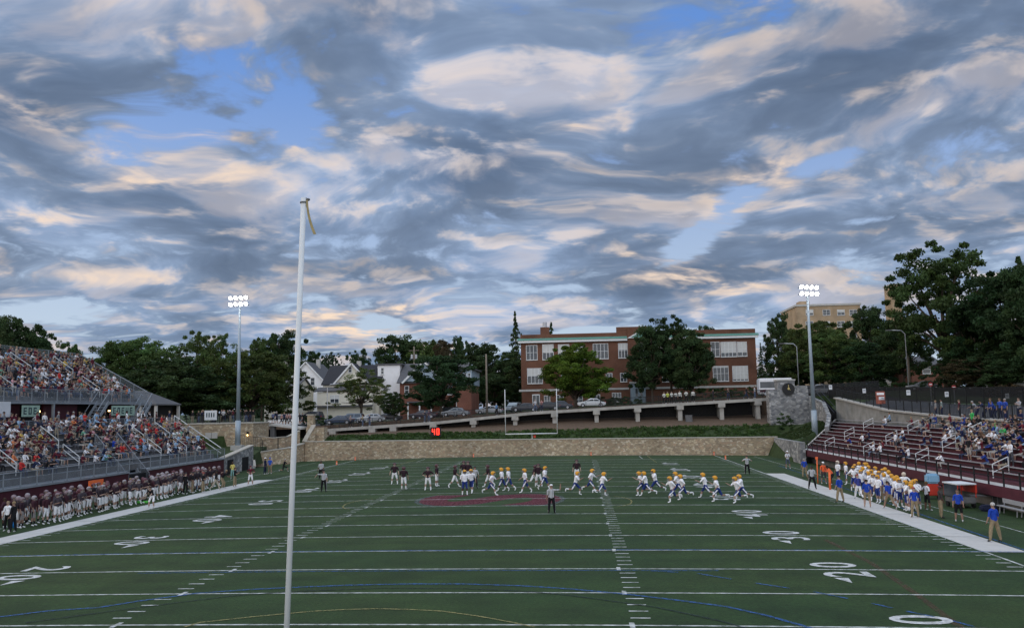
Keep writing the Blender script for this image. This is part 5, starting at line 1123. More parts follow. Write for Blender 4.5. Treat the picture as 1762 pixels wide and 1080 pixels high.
# planted bank: low ground cover between the stone wall and the walkway
def ground_cover():
    rg = random.Random(5); cl = []
    for k in range(1500):
        x = rg.uniform(-30, 34); y = rg.uniform(103.25, 107.6) if k % 6 else rg.uniform(103.1, 103.4); d = .16+.22*max(0, sin(x*.9)+sin(x*.37+1)+rg.uniform(-.4, .4))*.6
        cl.append((x, y, G(x, y)+d*.5, .26+d*.5))
    o = link('ground_cover', leaf_mesh('ground_cover', cl, 26, .11, 77)); o['leaf'] = (.045, .085, .020, 1.0); tag(o, kind='stuff')
    cl = [(x, 102.95+rg.uniform(0, .6)*1, 2.35, .12) for x in ()]
    cl = []
    for k in range(900):
        x = rg.uniform(33, 39.5); y = rg.uniform(92, 104); 
        if y < 88.5+(x-32.35)*1.55: continue
        cl.append((x, y, G(x, y)+.05, .16))
    if cl: o = link('bank_grass', leaf_mesh('bank_grass', cl, 40, .05, 78)); o['leaf'] = (.035, .058, .016, 1.0); tag(o, kind='stuff')
ground_cover()
# ------------------------------------------------------------------ people
MP = {k: attr_mat(k, k+'_c', r, var=v) for k, r, v in (('shirt', .85, .22), ('pants', .85, .2), ('skin', .6, .06), ('hair', .7, .25), ('shoe', .6, .1), ('sock', .8, .08), ('helmet', .25, .05))}
MPC = {k: attr_mat('crowd_'+k, k+'_c', .8, 'GEOMETRY', var=.15) for k in ('shirt', 'pants', 'skin', 'hair', 'shoe', 'sock')}
SLOTS = ['shirt', 'pants', 'skin', 'hair', 'shoe', 'sock']
def striped():
    m = bpy.data.materials.new('referee_stripes'); m.use_nodes = True; nt = m.node_tree; N = nt.nodes; L = nt.links; b = N['Principled BSDF']; b.inputs['Roughness'].default_value = .85
    tc = N.new('ShaderNodeTexCoord'); sx = N.new('ShaderNodeSeparateXYZ'); L.new(tc.outputs['Object'], sx.inputs[0]); a = N.new('ShaderNodeMath'); a.operation = 'MULTIPLY'; a.inputs[1].default_value = 13; L.new(sx.outputs[0], a.inputs[0])
    f = N.new('ShaderNodeMath'); f.operation = 'FRACT'; L.new(a.outputs[0], f.inputs[0]); g = N.new('ShaderNodeMath'); g.operation = 'GREATER_THAN'; g.inputs[1].default_value = .62; L.new(f.outputs[0], g.inputs[0])
    mx = N.new('ShaderNodeMix'); mx.data_type = 'RGBA'; L.new(g.outputs[0], mx.inputs[0]); mx.inputs[6].default_value = (.62, .63, .65, 1); mx.inputs[7].default_value = (.02, .02, .02, 1); L.new(mx.outputs[2], b.inputs['Base Color']); return m
M_ref = striped()
def d_(f, o): return Vector((sin(o), sin(f)*cos(o), -cos(f)*cos(o)))
POSES = dict(
 stand=dict(legs=((4, 5, 4), (-3, 6, 2)), arms=((6, 9, 12), (2, 10, 14))),
 wide=dict(legs=((3, 12, 3), (-3, 12, 3)), arms=((0, 14, 20), (4, 14, 20))),
 hips=dict(legs=((2, 9, 2), (2, 9, 2)), arms=((-22, 38, 0, 'hip'), (-22, 38, 0, 'hip'))),
 cross=dict(legs=((2, 8, 2), (2, 7, 2)), arms=((18, 8, 95, 'in'), (18, 8, 95, 'in'))),
 phone=dict(legs=((2, 6, 2), (-2, 6, 2)), arms=((30, 5, 105, 'in'), (25, 5, 100, 'in'))),
 point=dict(legs=((2, 7, 2), (-2, 7, 2)), arms=((4, 10, 10), (5, 95, 5))),
 armup=dict(legs=((2, 6, 2), (-2, 6, 2)), arms=((0, 10, 10), (35, 95, 80, 'up'))),
 armsup=dict(legs=((2, 7, 2), (-2, 7, 2)), arms=((30, 50, 100, 'in'), (30, 50, 100, 'in'))),
 walk=dict(legs=((24, 4, 8), (-22, 4, 22)), arms=((-20, 8, 20), (22, 8, 30)), lean=5),
 run=dict(legs=((42, 4, 50), (-28, 4, 70)), arms=((-40, 10, 80), (40, 10, 85)), lean=14, drop=.03),
 run2=dict(legs=((-34, 4, 40), (34, 4, 20)), arms=((38, 10, 80), (-38, 10, 85)), lean=12, drop=.04),
 kneel=dict(legs=((75, 8, 80), (-5, 6, 95)), arms=((45, 8, 45), (35, 8, 60)), lean=14, hip=.50),
 lean=dict(legs=((28, 8, 36), (26, 8, 36)), arms=((48, 6, 18), (48, 6, 18)), lean=38, drop=.05),
 sit=dict(legs=((82, 7, 84), (80, 8, 84)), arms=((28, 8, 55, 'in'), (26, 8, 60, 'in')), lean=4, hip=.53),
 sitlean=dict(legs=((80, 12, 92), (82, 12, 88)), arms=((50, 6, 40, 'in'), (52, 6, 46, 'in')), lean=26, hip=.53),
 situp=dict(legs=((84, 6, 76), (80, 6, 84)), arms=((70, 14, 85, 'in'), (45, 12, 110, 'in')), lean=2, hip=.53),
 sitside=dict(legs=((78, 16, 84), (86, 2, 86)), arms=((15, 14, 60, 'in'), (60, 4, 70, 'in')), lean=9, hip=.53),
)
BODY = {}
def body(pose, outfit, bulk=1.0, crowd=False):
    key = (pose, outfit, bulk, crowd)
    if key in BODY: return BODY[key]
    P = POSES[pose]; hipz = P.get('hip', .93)-P.get('drop', 0); ln = R(P.get('lean', 0)); pad = 1.3 if outfit == 'football' else (1.1 if outfit == 'ref' else 1.0)
    V = []; E = []; Rr = []; seg = []
    def add(p, r, par=None, kind=None):
        V.append(Vector(p)); Rr.append(r if isinstance(r, tuple) else (r, r)); i = len(V)-1
        if par is not None: E.append((par, i)); seg.append((par, i, kind))
        return i
    up = Vector((0, sin(ln), cos(ln)))
    pel = add((0, 0, hipz), (.135*bulk, .105*bulk)); wa = add(Vector((0, 0, hipz))+up*.18, (.125*bulk, .10*bulk), pel, 'torso')
    c1 = add(Vector((0, 0, hipz))+up*.38, (.145*bulk*pad, .105*bulk*pad), wa, 'torso'); c2 = add(Vector((0, 0, hipz))+up*.50, (.10*pad, .085*pad), c1, 'torso')
    nk = add(V[c2]+up*.09, .052, c2, 'neck'); fw = Vector((0, cos(ln*.4), -sin(ln*.4))); hup = Vector((0, sin(ln*.45), cos(ln*.45)))
    h1 = add(V[nk]+hup*.07+fw*.015, .074, nk, 'head'); h2 = add(V[h1]+hup*.085+fw*.005, (.082, .092), h1, 'head'); h3 = add(V[h2]+hup*.062, .055, h2, 'head')
    head = V[h1]+hup*.07
    ends = []
    for s, arm in ((-1, P['arms'][0]), (1, P['arms'][1])):
        f, o, e = R(arm[0]), R(arm[1]), R(arm[2]); mode = arm[3] if len(arm) > 3 else ''
        sh = add(V[c2]+Vector((s*.17*pad*(.94+.06*bulk), 0, -.025)), .062*pad, c2, 'torso')
        u = d_(f, s*o); u = Vector((u.x, u.y, u.z))
        el = add(V[sh]+u*.29, .043, sh, 'uarm')
        if mode == 'in': fa = Vector((-s*.72, sin(f+e)*.9+.15, -cos(f+e)*.8)).normalized()
        elif mode == 'hip': fa = Vector((-s*.75, .55, -.35)).normalized()
        elif mode == 'up': fa = Vector((s*.1, .12, .99)).normalized()
        else: fa = Vector((u.x*.6, sin(f+e), -cos(f+e))).normalized()
        wr = add(V[el]+fa*.25, .029, el, 'farm'); hd = add(V[wr]+fa*.075, (.036, .020), wr, 'hand'); ends.append((V[hd], fa, s))
    for s, leg in ((-1, P['legs'][0]), (1, P['legs'][1])):
        a, o, k = R(leg[0]), R(leg[1]), R(leg[2])
        lw = 1.28 if outfit in ('trousers', 'long', 'ref') and not crowd else 1.08; hp = add((s*.095, 0, hipz-.06), .092*bulk, pel, 'hip'); kn = add(V[hp]+d_(a, s*o)*.42, .062*lw, hp, 'thigh')
        sd_ = d_(a-k, s*o*.6); mid = add(V[kn]+sd_*.14, .056*lw, kn, 'calf'); an = add(V[kn]+sd_*.40, .036*lw, mid, 'calf')
        ft = Vector((0, 1, -.12)) if a-k > -R(35) else Vector((0, -sd_.z*.6, -.9)); to = add(V[an]+Vector((0, 0, -.03))+ft.normalized()*.16, (.040, .028), an, 'foot')
    zmin = min(v.z for v in V)-.035
    if pose not in ('sit', 'sitlean', 'situp', 'sitside'):
        for v in V: v.z -= zmin
        head = head-Vector((0, 0, 0))
    me = bpy.data.meshes.new('t'); me.from_pydata([tuple(v) for v in V], E, []); o = bpy.data.objects.new('t', me); COL.objects.link(o)
    md = o.modifiers.new('s', 'SKIN'); md.use_smooth_shade = True
    for i, sv in enumerate(me.skin_vertices[0].data): sv.radius = Rr[i]; sv.use_root = (i == 0)
    ss = o.modifiers.new('u', 'SUBSURF'); ss.levels = 1 if crowd else 2; ss.render_levels = ss.levels
    bpy.context.view_layer.update(); dg = bpy.context.evaluated_depsgraph_get(); ev = bpy.data.meshes.new_from_object(o.evaluated_get(dg))
    bpy.data.objects.remove(o); vs = [v.co.copy() for v in ev.vertices]; fs = [tuple(p.vertices) for p in ev.polygons]; cs = [p.center.copy() for p in ev.polygons]; bpy.data.meshes.remove(ev)
    mb = MB(); mb.v = [tuple(v) for v in vs]
    for f, c in zip(fs, cs):
        best = None
        for (i, j, kd) in seg:
            a, b = V[i], V[j]; ab = b-a; t = max(0, min(1, (c-a).dot(ab)/ab.length_squared)); dd = (c-(a+ab*t)).length-.35*lerp(max(Rr[i]), max(Rr[j]), t)
            if best is None or dd < best[0]: best = (dd, kd, t, i, j)
        _, kd, t, i, j = best
        if kd in ('head', 'neck', 'hand'): m = 2
        elif kd == 'torso': m = 1 if (c.z < V[pel].z+.01 and c.z < V[wa].z-.12) else 0
        elif kd == 'uarm': m = 0
        elif kd == 'farm': m = 0 if outfit in ('long', 'coat') else 2
        elif kd in ('hip', 'thigh'): m = 1
        elif kd == 'calf':
            low = j == i+1 and j-i == 1 and seg[[q[1] for q in seg].index(i)][2] == 'calf'
            m = 1 if outfit in ('trousers', 'long', 'ref') else (5 if outfit == 'football' and low else (2 if outfit != 'football' or low else 2))
            if outfit == 'football' and low and t < .25: m = 2
        elif kd == 'foot': m = 4
        if outfit in ('football', 'ref') and kd in ('thigh', 'calf') and m == 1:
            a, b = V[i], V[j]; q = c-(a+(b-a)*t); 
            if abs(q.x) > .036 and (q.x > 0) == (a.x > 0) and abs(q.y) < .03: m = 5
        mb.f.append(f); mb.m.append(m)
    if not crowd:
        for p, fa, s in ends:       # five fingers on each hand, curled a little
            dz = 0 if pose in ('sit', 'sitlean', 'situp', 'sitside') else 0
            side = fa.cross(Vector((0, 0, 1))); side = side.normalized() if side.length > .1 else Vector((0, 1, 0)); dn = fa.cross(side).normalized()
            mb.mat(2)
            for q, L_ in ((-.022, .062), (-.008, .072), (.007, .068), (.021, .052)):
                b0 = p+side*q; b1 = b0+fa*L_*.55; mb.tube([b0-fa*.01, b1, b1+fa*L_*.35+dn*L_*.25*s], .0085, 5, .006)
            mb.tube([p-fa*.045-side*.028*s, p-fa*.01-side*.052*s, p+fa*.02-side*.052*s], .0095, 5, .007)
    head = (V[h1]+V[h2])/2+hup*.02
    mb.mat(2); nf = head+fw*.088; mb.ell(nf-hup*.01, (.013, .018, .022), 6, 4)
    for s in (-1, 1): mb.ell(head+Vector((s*.082, 0, -.005)), (.012, .022, .03), 6, 4)
    mb.mat(3)
    for s in (-1, 1): mb.ell(head+fw*.082+hup*.018+Vector((s*.031, 0, 0)), (.012, .006, .007), 6, 4)
    mb.mat(2 if crowd else 3); mb.ell(head+fw*.084-hup*.052, (.022, .006, .005), 6, 4)
    if crowd: hair_geo(mb, head, hup, fw, crowd)
    me = mb.mesh('person_'+pose, [(MPC if crowd == 'merged' else MP)[k] for k in SLOTS], True)
    BODY[key] = (me, head, fw, hup); return BODY[key]
def hair_geo(mb, head, hup, fw, kind='short'):
    mb.mat(3); n0 = len(mb.f); v0 = len(mb.v)
    mb.ell(head+hup*.022-fw*.014, (.093, .103, .098), 10, 8)
    keep = []
    for fi in range(n0, len(mb.f)):
        c = sum((Vector(mb.v[i]) for i in mb.f[fi]), Vector())/len(mb.f[fi])-head
        if c.dot(fw) > .03 and c.dot(hup) < .055: continue
        if c.dot(hup) < -.03: continue
        keep.append(mb.f[fi])
    mb.f = mb.f[:n0]+keep; mb.m = mb.m[:n0]+[3]*len(keep)
CHILD = {}
def headgear(kind):
    if kind in CHILD: return CHILD[kind]
    mb = MB(); Z = Vector((0, 0, 1)); F = Vector((0, 1, 0)); H = Vector((0, 0, 0))
    if kind == 'hair': hair_geo(mb, H, Z, F); mb.m = [0]*len(mb.m); me = mb.mesh('hair', MP['hair'], True)
    elif kind == 'long_hair': hair_geo(mb, H, Z, F); mb.ell((0, -.075, -.10), (.085, .045, .14), 9, 7); mb.m = [0]*len(mb.m); me = mb.mesh('long_hair', MP['hair'], True)
    elif kind == 'cap':
        mb.ell((0, -.008, .045), (.098, .108, .085), 12, 8); keep = [f for f in mb.f if sum(mb.v[i][2] for i in f)/len(f) > .03]; mb.f = keep; mb.m = [0]*len(keep)
        mb.add([(-.07, .08, .04), (.07, .08, .04), (.055, .165, .028), (-.055, .165, .028), (-.07, .08, .05), (.07, .08, .05), (.055, .165, .036), (-.055, .165, .036)], [(3, 2, 1, 0), (4, 5, 6, 7), (2, 3, 7, 6), (0, 1, 5, 4), (1, 2, 6, 5), (3, 0, 4, 7)]); me = mb.mesh('cap', MP['helmet'], True)
    else:
        mb.ell((0, -.012, .018), (.140, .160, .152), 16, 12); keep = []
        for f in mb.f:
            c = sum((Vector(mb.v[i]) for i in f), Vector())/len(f)
            if c.y > .055 and -.2 < c.z < .055: continue
            if c.z < -.105: continue
            keep.append(f)
        mb.f = keep; mb.m = [0]*len(keep); me = mb.mesh('helmet', MP['helmet'], True)
    CHILD[kind] = me; return me
def mask_mesh():
    if 'mask' in CHILD: return CHILD['mask']
    mb = MB()
    for z in (-.02, -.065, -.105): mb.tube([(-.115, .05, z+.01), (-.075, .13, z), (0, .158, z-.004), (.075, .13, z), (.115, .05, z+.01)], .007, 5)
    for x in (-.035, .035): mb.tube([(x, .148, -.015), (x, .152, -.105)], .006, 5)
    CHILD['mask'] = mb.mesh('face_mask', M_conc); return CHILD['mask']
SK = [(.40, .27, .21), (.35, .225, .17), (.29, .18, .135), (.14, .08, .055), (.075, .042, .03)]
HR = [(.035, .02, .012), (.012, .009, .008), (.10, .06, .03), (.25, .18, .10), (.30, .29, .28)]
rp = random.Random(21)
def person(label, pose, outfit, loc, rz, shirt, pants, skin=None, hair=None, gear='hair', gearc=None, shoe=(.5, .5, .5), sock=(.55, .55, .55), bulk=1.0, h=None, group=None, mats=None):
    if outfit in ('football', 'ref'): bulk = 1.16
    me, head, fw, hup = body(pose, outfit, bulk)
    o = link('person', me); o.location = loc; o.rotation_euler = (0, 0, rz); s = h or rp.uniform(.96, 1.04); k_ = (1.15 if abs(loc[0]) < 25 else 1.04) if outfit in ('football', 'ref') else 1.08; o.scale = (s*k_, s*k_, s)
    sk = skin or rp.choice(SK[:3] if rp.random() < .72 else SK); hr = hair or rp.choice(HR)
    for k, c in (('shirt', shirt), ('pants', pants), ('skin', sk), ('hair', hr), ('shoe', shoe), ('sock', sock)): o[k+'_c'] = (*c, 1.0)
    if mats: 
        for sl, m in mats.items(): o.material_slots[sl].link = 'OBJECT'; o.material_slots[sl].material = m
    tag(o, label, 'person', group)
    if gear:
        c = link(gear if gear != 'helmet' else 'helmet', headgear(gear), o); c.location = head; c.rotation_euler = (-math.atan2(hup.y, hup.z), 0, 0)
        c['helmet_c'] = (*(gearc or (.5, .5, .5)), 1.0); c['hair_c'] = (*hr, 1.0)
        if gear == 'helmet': link('face_mask', mask_mesh(), c)
    return o
def gp(px, py):          # feet on the crowned turf
    p = at(px, py, Z=-.05)
    for _ in range(4): p = at(px, py, Z=crown(p.x))
    return (p.x, p.y, crown(p.x)+.006)
CAM, AWAY, RIGHT, LEFT = pi, 0.0, -pi/2, pi/2
NUM = ['first', 'second', 'third', 'fourth', 'fifth', 'sixth', 'seventh', 'eighth', 'ninth', 'tenth', 'eleventh', 'twelfth', 'thirteenth', 'fourteenth', 'fifteenth', 'sixteenth', 'seventeenth', 'eighteenth', 'nineteenth', 'twentieth']
def ordn(n):
    if n < 20: return NUM[n]
    t, u = divmod(n+1, 10); T = {2: 'twent', 3: 'thirt', 4: 'fort', 5: 'fift', 6: 'sixt', 7: 'sevent', 8: 'eight', 9: 'ninet'}
    if t > 9: return 'farthest'
    return T[t]+'ieth' if u == 0 else T[t]+'y-'+NUM[u-1]
WHT = (.82, .82, .84); DKM = (.035, .018, .025); BLU = (.022, .045, .20); NAVY = (.015, .02, .05); GOLD = (.62, .30, .035); KHA = (.27, .21, .13); BLK = (.012, .012, .014); MAR = (.10, .016, .028); RBL = (.018, .06, .38)
WPN = (.78, .78, .79)
# officials on the field
ref = dict(outfit='ref', shirt=WHT, pants=BLK, sock=(.5, .5, .5), shoe=BLK, gear='cap', mats={0: M_ref})
def official(label, px, py, pose, rz, cap=BLK): k = dict(ref); person(label, pose, k['outfit'], gp(px, py), rz, k['shirt'], k['pants'], shoe=BLK, sock=k['sock'], gear='cap', gearc=cap, mats=k['mats'], h=1.0)
official('striped official in a white cap at midfield with his right arm raised, seen from behind', 949.5, 883.5, 'armup', AWAY, (.7, .7, .7))
official('striped official pointing to the right, nearest the near goal upright', 557, 846, 'point', CAM)
official('striped official standing behind the pointing official', 552.5, 824, 'stand', CAM)
official('striped official standing among the players at the left of the field letter', 817.5, 840, 'stand', AWAY)
official('striped official with both hands raised near the far right sideline', 1286, 816, 'armsup', CAM)
official('striped official standing on the white band before the visiting bench', 1398, 841, 'wide', CAM)
# players on the field
HOME = [(679, 832.6, 'wide', CAM, 'leftmost home player on the field, feet apart'), (694.8, 842, 'stand', AWAY, 'home player with back turned, second from the left on the field'), (736.6, 843, 'hips', CAM, 'home player with hands on hips, third from the left on the field'), (751.6, 836.5, 'stand', RIGHT, 'home player standing side on, right of the one with hands on hips'),
 (782.5, 838.7, 'walk', RIGHT, 'home player walking alone toward the cluster of players'), (798.5, 829, 'stand', CAM, 'home player half hidden behind two visiting players, left one'), (805.5, 829.5, 'wide', CAM, 'home player half hidden behind two visiting players, right one'), (840.8, 838, 'walk', LEFT, 'home player walking right behind a running visiting player'),
 (918, 836, 'run', RIGHT, 'home player moving right beside a larger home player'), (927, 836.5, 'wide', CAM, 'broad home player standing feet apart above the field letter'), (993, 827, 'stand', CAM, 'farthest home player, behind a crouching visiting runner')]
for px, py, ps, rz, lab in HOME: person(lab, ps, 'football', gp(px, py), rz, DKM, WPN, gear='helmet', gearc=(.09, .045, .05), sock=WHT, shoe=WHT, h=1.03)
VIS = [(800, 851, 'stand', CAM, 'visiting player in white facing the camera, left of a pair near the official'), (811.5, 848.5, 'walk', CAM, 'visiting player right of a pair standing by the official'), (845.3, 851.7, 'run2', RIGHT, 'visiting player jogging at the top edge of the field letter'), (864.6, 845.6, 'walk', LEFT, 'visiting player in white, left one of a walking pair above the letter'),
 (876, 844.6, 'walk', LEFT, 'visiting player in white, right one of a walking pair above the letter'), (904.5, 848, 'walk', LEFT, 'visiting player walking alone left above the field letter'), (937.3, 842.5, 'walk', RIGHT, 'visiting player beside the broad home player, above the white capped official'), (990.4, 851.5, 'run', RIGHT, 'visiting runner bending in front of the farthest home player'),
 (1016.5, 847, 'run2', RIGHT, 'visiting runner left of a pair by the right hash marks'), (1035.8, 853.5, 'run', RIGHT, 'visiting runner right of a pair by the right hash marks'), (1105, 852.4, 'run', LEFT, 'front runner of a trio right of the hash marks'), (1113, 853.5, 'run2', LEFT, 'middle runner of a trio right of the hash marks, close behind the front one'),
 (1128.9, 848, 'run2', LEFT, 'last runner of the trio, trailing leg kicked out'), (1158.4, 864, 'run', LEFT, 'visiting runner nearest the camera in the middle group of three'), (1167.4, 854.5, 'run2', LEFT, 'visiting runner in the centre of the middle group of three'), (1176.5, 859.5, 'run', LEFT, 'visiting runner at the right of the middle group of three'),
 (1215, 857, 'run2', LEFT, 'visiting runner over the painted fifty numeral, trailing two pairs'), (1236.7, 863, 'run', LEFT, 'visiting runner just right of the painted fifty numeral'), (1270.7, 865, 'run', LEFT, 'visiting runner left of the rightmost running pair'), (1277.5, 861, 'run2', LEFT, 'rightmost visiting runner on the field')]
for px, py, ps, rz, lab in VIS: person(lab, ps, 'football', gp(px, py), rz+rp.uniform(-.3, .3), WHT, BLU, gear='helmet', gearc=GOLD, sock=WHT, shoe=WHT, h=1.03)
# right sideline: named staff
ST = [('white haired coach in blue polo and khaki trousers, nearest on the white band', 'wide', 'trousers', 1713, 932, AWAY+.3, RBL, KHA, 'hair', (.5, .48, .45), 1.08, None), ('staff member in a blue jersey and black shorts beside the medical cart', 'stand', 'shorts', 1651, 897, CAM-.4, RBL, BLK, 'hair', (.05, .025, .015), 1.15, None),
 ('man in a dark shirt and khaki trousers left of the blue jersey staff member', 'stand', 'trousers', 1620, 891, RIGHT, (.05, .045, .045), KHA, 'cap', None, 1.0, MAR), ('person in a white pullover and black shorts left of the cooler', 'hips', 'shorts', 1596.5, 878, RIGHT+.3, (.62, .63, .66), BLK, 'hair', None, .95, None),
 ('coach in blue shirt and khaki trousers on the band edge before two gold helmets', 'stand', 'trousers', 1575, 890, AWAY, RBL, KHA, 'cap', None, 1.05, (.3, .04, .03)), ('broad coach in blue with khaki shorts stepping off the band', 'walk', 'shorts', 1531, 876, AWAY+.4, RBL, KHA, 'hair', None, 1.12, None),
 ('coach in blue with khaki trousers behind the broad coach', 'stand', 'trousers', 1515, 862.5, AWAY, RBL, KHA, 'cap', None, 1.0, RBL), ('coach in blue polo and khaki shorts holding a stick on the band', 'stand', 'shorts', 1493, 873, AWAY-.2, RBL, KHA, 'hair', None, 1.08, None),
 ('coach in white trousers and blue shirt with orange vest', 'walk', 'trousers', 1478, 859, AWAY, (.05, .06, .25), WPN, 'cap', None, 1.0, (.3, .04, .03)), ('coach in blue and khaki trousers leaning left on the band', 'wide', 'trousers', 1446, 864, AWAY+.5, RBL, KHA, 'hair', None, 1.05, None),
 ('man in orange vest holding the far down marker', 'stand', 'shorts', 1418, 832, CAM, (.75, .12, .04), (.05, .05, .06), 'cap', None, 1.0, WHT), ('man in orange vest beside the nearer orange marker', 'lean', 'shorts', 1434, 834, LEFT, (.75, .14, .06), BLK, 'hair', None, 1.0, None),
 ('person in blue shirt and khaki trousers at the far end of the visiting bench', 'stand', 'trousers', 1385, 821.5, AWAY, RBL, KHA, 'hair', None, 1.0, None), ('person in white shirt and grey shorts alone in the far right corner', 'cross', 'shorts', 1356, 806, CAM, (.6, .6, .62), (.08, .10, .14), 'cap', None, 1.0, WHT),
 ('person in red and dark trousers standing at the far stone wall', 'stand', 'trousers', 1239, 782, CAM, (.16, .03, .06), NAVY, 'hair', None, 1.0, None)]
for lab, ps, of, px, py, rz, sh, pa, gear, gc, bulk, cap in ST:
    person(lab, ps, of, gp(px, py), rz, sh, pa, gear=gear, gearc=cap or (.5, .5, .5), hair=gc, bulk=bulk, shoe=(.5, .5, .5) if of == 'shorts' else (.03, .03, .03))
hd = [(538, 203), (590, 210), (650, 225), (678, 208), (716, 213), (740, 233), (702, 243), (728, 212), (785, 240), (850, 245), (872, 265), (832, 255), (808, 270), (925, 300), (936, 320), (908, 310), (984, 335), (1020, 340), (1050, 325), (1034, 330), (1018, 362), (640, 240), (760, 262), (890, 290), (972, 278), (690, 265), (770, 290), (800, 300), (840, 285), (740, 275)]
for i, (a, b) in enumerate(hd):
    p = at(1300+a/3.814, 740+b/3.814, Z=1.56); k = rp.random()
    person('gold helmeted visiting player in the bench crowd, %s from its far end' % ordn(i), rp.choice(['stand', 'wide', 'cross', 'hips', 'stand']), 'football', (p.x, p.y, crown(p.x)+.006), rp.choice([CAM, LEFT, AWAY, LEFT])+rp.uniform(-.5, .5), WHT, BLU, gear='helmet', gearc=GOLD if i not in (0, 24) else (.6, .5, .4), sock=WHT, shoe=WHT, h=1.02)
# left sideline: the long home bench line
for rk in range(3):
    y = 33.0+rk*.4; n = 0
    while y < 62.5:
        y += rp.uniform(.60, .95)
        if rp.random() < (.08, .15, .30)[rk]: continue
        x = (-27.6, -28.6, -29.7)[rk]+rp.uniform(-.35, .35); st = rp.random() < (.12 if y < 62 else .35)
        lab = '%s player from the near end, %s rank of home bench line' % (ordn(n), ('front', 'middle', 'rear')[rk]); n += 1
        ps = rp.choice(['stand', 'wide', 'hips', 'stand', 'lean', 'cross', 'wide']); hm = rp.choice([(.20, .15, .16), (.11, .04, .05), (.30, .27, .28)])
        person(lab, ps, 'football', (x, y, crown(x)+.006), RIGHT+rp.uniform(-.7, .7), rp.choice([DKM, (.05, .018, .026), (.06, .05, .06), (.03, .022, .028)]), WPN if rp.random() < .9 else (.3, .28, .27), gear='helmet' if rp.random() < .85 else 'hair', gearc=hm, sock=rp.choice([WHT, BLK]), shoe=WHT, h=1.02)
for lab, ps, of, px, py, rz, sh, pa, gear, gc in [
 ('man in maroon shirt and white shorts standing at the far end of the left band', 'hips', 'shorts', 431, 834.5, CAM, MAR, WPN, 'cap', MAR), ('coach in black shirt and khaki trousers checking a card on the left band', 'phone', 'trousers', 404, 838, RIGHT, BLK, KHA, 'cap', BLK),
 ('man in bright yellow shirt near the dark doorway', 'stand', 'trousers', 400, 824, CAM, (.65, .55, .16), (.25, .45, .42), 'hair', None), ('coach in black shirt and khaki trousers with arms folded on the left band', 'cross', 'trousers', 349, 847, RIGHT, BLK, KHA, 'cap', (.3, .02, .02)),
 ('coach in black with long khaki trousers left of the one with arms folded', 'stand', 'trousers', 331, 848, RIGHT+.4, BLK, KHA, 'cap', BLK), ('man all in black standing on the edge of the left band', 'stand', 'long', 319, 850, CAM, BLK, BLK, 'cap', BLK), ('coach in black shirt and pale trousers striding on the left band', 'walk', 'trousers', 371, 844, RIGHT, BLK, (.4, .35, .28), 'cap', BLK),
 ('coach in black leaning forward behind the striding coach', 'lean', 'trousers', 381, 840, RIGHT, BLK, KHA, 'hair', None), ('staff member in black top and white shorts alone on the left band', 'lean', 'shorts', 262, 873, CAM, BLK, WPN, 'hair', None), ('man in navy talking with one in bright blue near the stone corner', 'stand', 'long', 456, 816, RIGHT, NAVY, NAVY, 'cap', WHT),
 ('person in bright blue shirt and khaki shorts near the stone corner', 'stand', 'shorts', 464.5, 815, CAM, (.02, .09, .45), KHA, 'cap', (.02, .09, .45)), ('photographer in black crouching near the corner of the field', 'kneel', 'shorts', 488, 811, RIGHT, BLK, BLK, 'hair', None), ('staff member in white shirt and black trousers at the left edge of the picture', 'stand', 'trousers', 12, 914, CAM, WHT, BLK, 'hair', None),
 ('staff member all in black at the near end of the home bench line', 'stand', 'long', 22, 916, LEFT, BLK, BLK, 'hair', None), ('red capped coach between the players at the far part of the home bench', 'stand', 'trousers', 340, 842, LEFT, (.1, .1, .12), (.06, .12, .24), 'cap', (.45, .03, .03))]:
    person(lab, ps, of, gp(px, py), rz, sh, pa, gear=gear, gearc=gc or (.5, .5, .5))
# spectators -------------------------------------------------------
HC = [('maroon', (.10, .016, .028), 30), ('white', (.75, .75, .77), 19), ('grey', (.20, .21, .22), 12), ('black', (.015, .015, .017), 16), ('navy', (.02, .028, .07), 10), ('tan', (.36, .30, .23), 4), ('orange', (.60, .20, .08), 3), ('light blue', (.28, .42, .58), 6), ('pink', (.60, .32, .34), 4), ('red', (.50, .04, .035), 6), ('green', (.16, .35, .24), 2), ('bright blue', (.02, .06, .38), 2), ('yellow', (.60, .42, .10), 2)]
VC = [('white', (.76, .77, .80), 22), ('royal blue', (.02, .045, .22), 12), ('navy', (.012, .018, .06), 26), ('black', (.015, .015, .017), 18), ('grey', (.24, .26, .28), 8), ('light blue', (.22, .34, .48), 4), ('maroon', (.14, .02, .03), 5), ('green', (.05, .38, .10), 1), ('brown', (.10, .06, .04), 3)]
PC = [(.03, .04, .08), (.015, .015, .018), (.10, .13, .20), (.28, .24, .18), (.07, .07, .08), (.35, .33, .30)]
def pick(L): 
    r = rp.uniform(0, sum(c[2] for c in L))
    for c in L:
        r -= c[2]
        if r <= 0: return c
    return L[0]
SP = []      # (distance, location, rotation, pose, outfit, colour name, colour, label tail)
def seat_row(x, z, ys, face, dens, pal, where, skip=(), stand=.05, xs=None):
    k = 0
    for y in ys:
        if any(abs(y-s) < .55 for s in skip): continue
        if rp.random() > dens(y): continue
        xx = xs(y) if xs else x; c = pick(pal); up = rp.random() < stand
        ps = rp.choice(['stand', 'phone', 'cross']) if up else rp.choice(['sit', 'sitlean', 'situp', 'sitside', 'sit', 'sitlean'])
        SP.append([(Vector((xx, y, z))-Vector((CX, CY, CZ))).length, (xx+(.25 if face == RIGHT else -.25)*(1 if up else 0), y+rp.uniform(-.08, .08), z), face+rp.uniform(-.35, .35), ps, rp.choice(['shorts', 'trousers', 'long'] if not up else ['trousers', 'shorts']), c, where, k, up]); k += 1
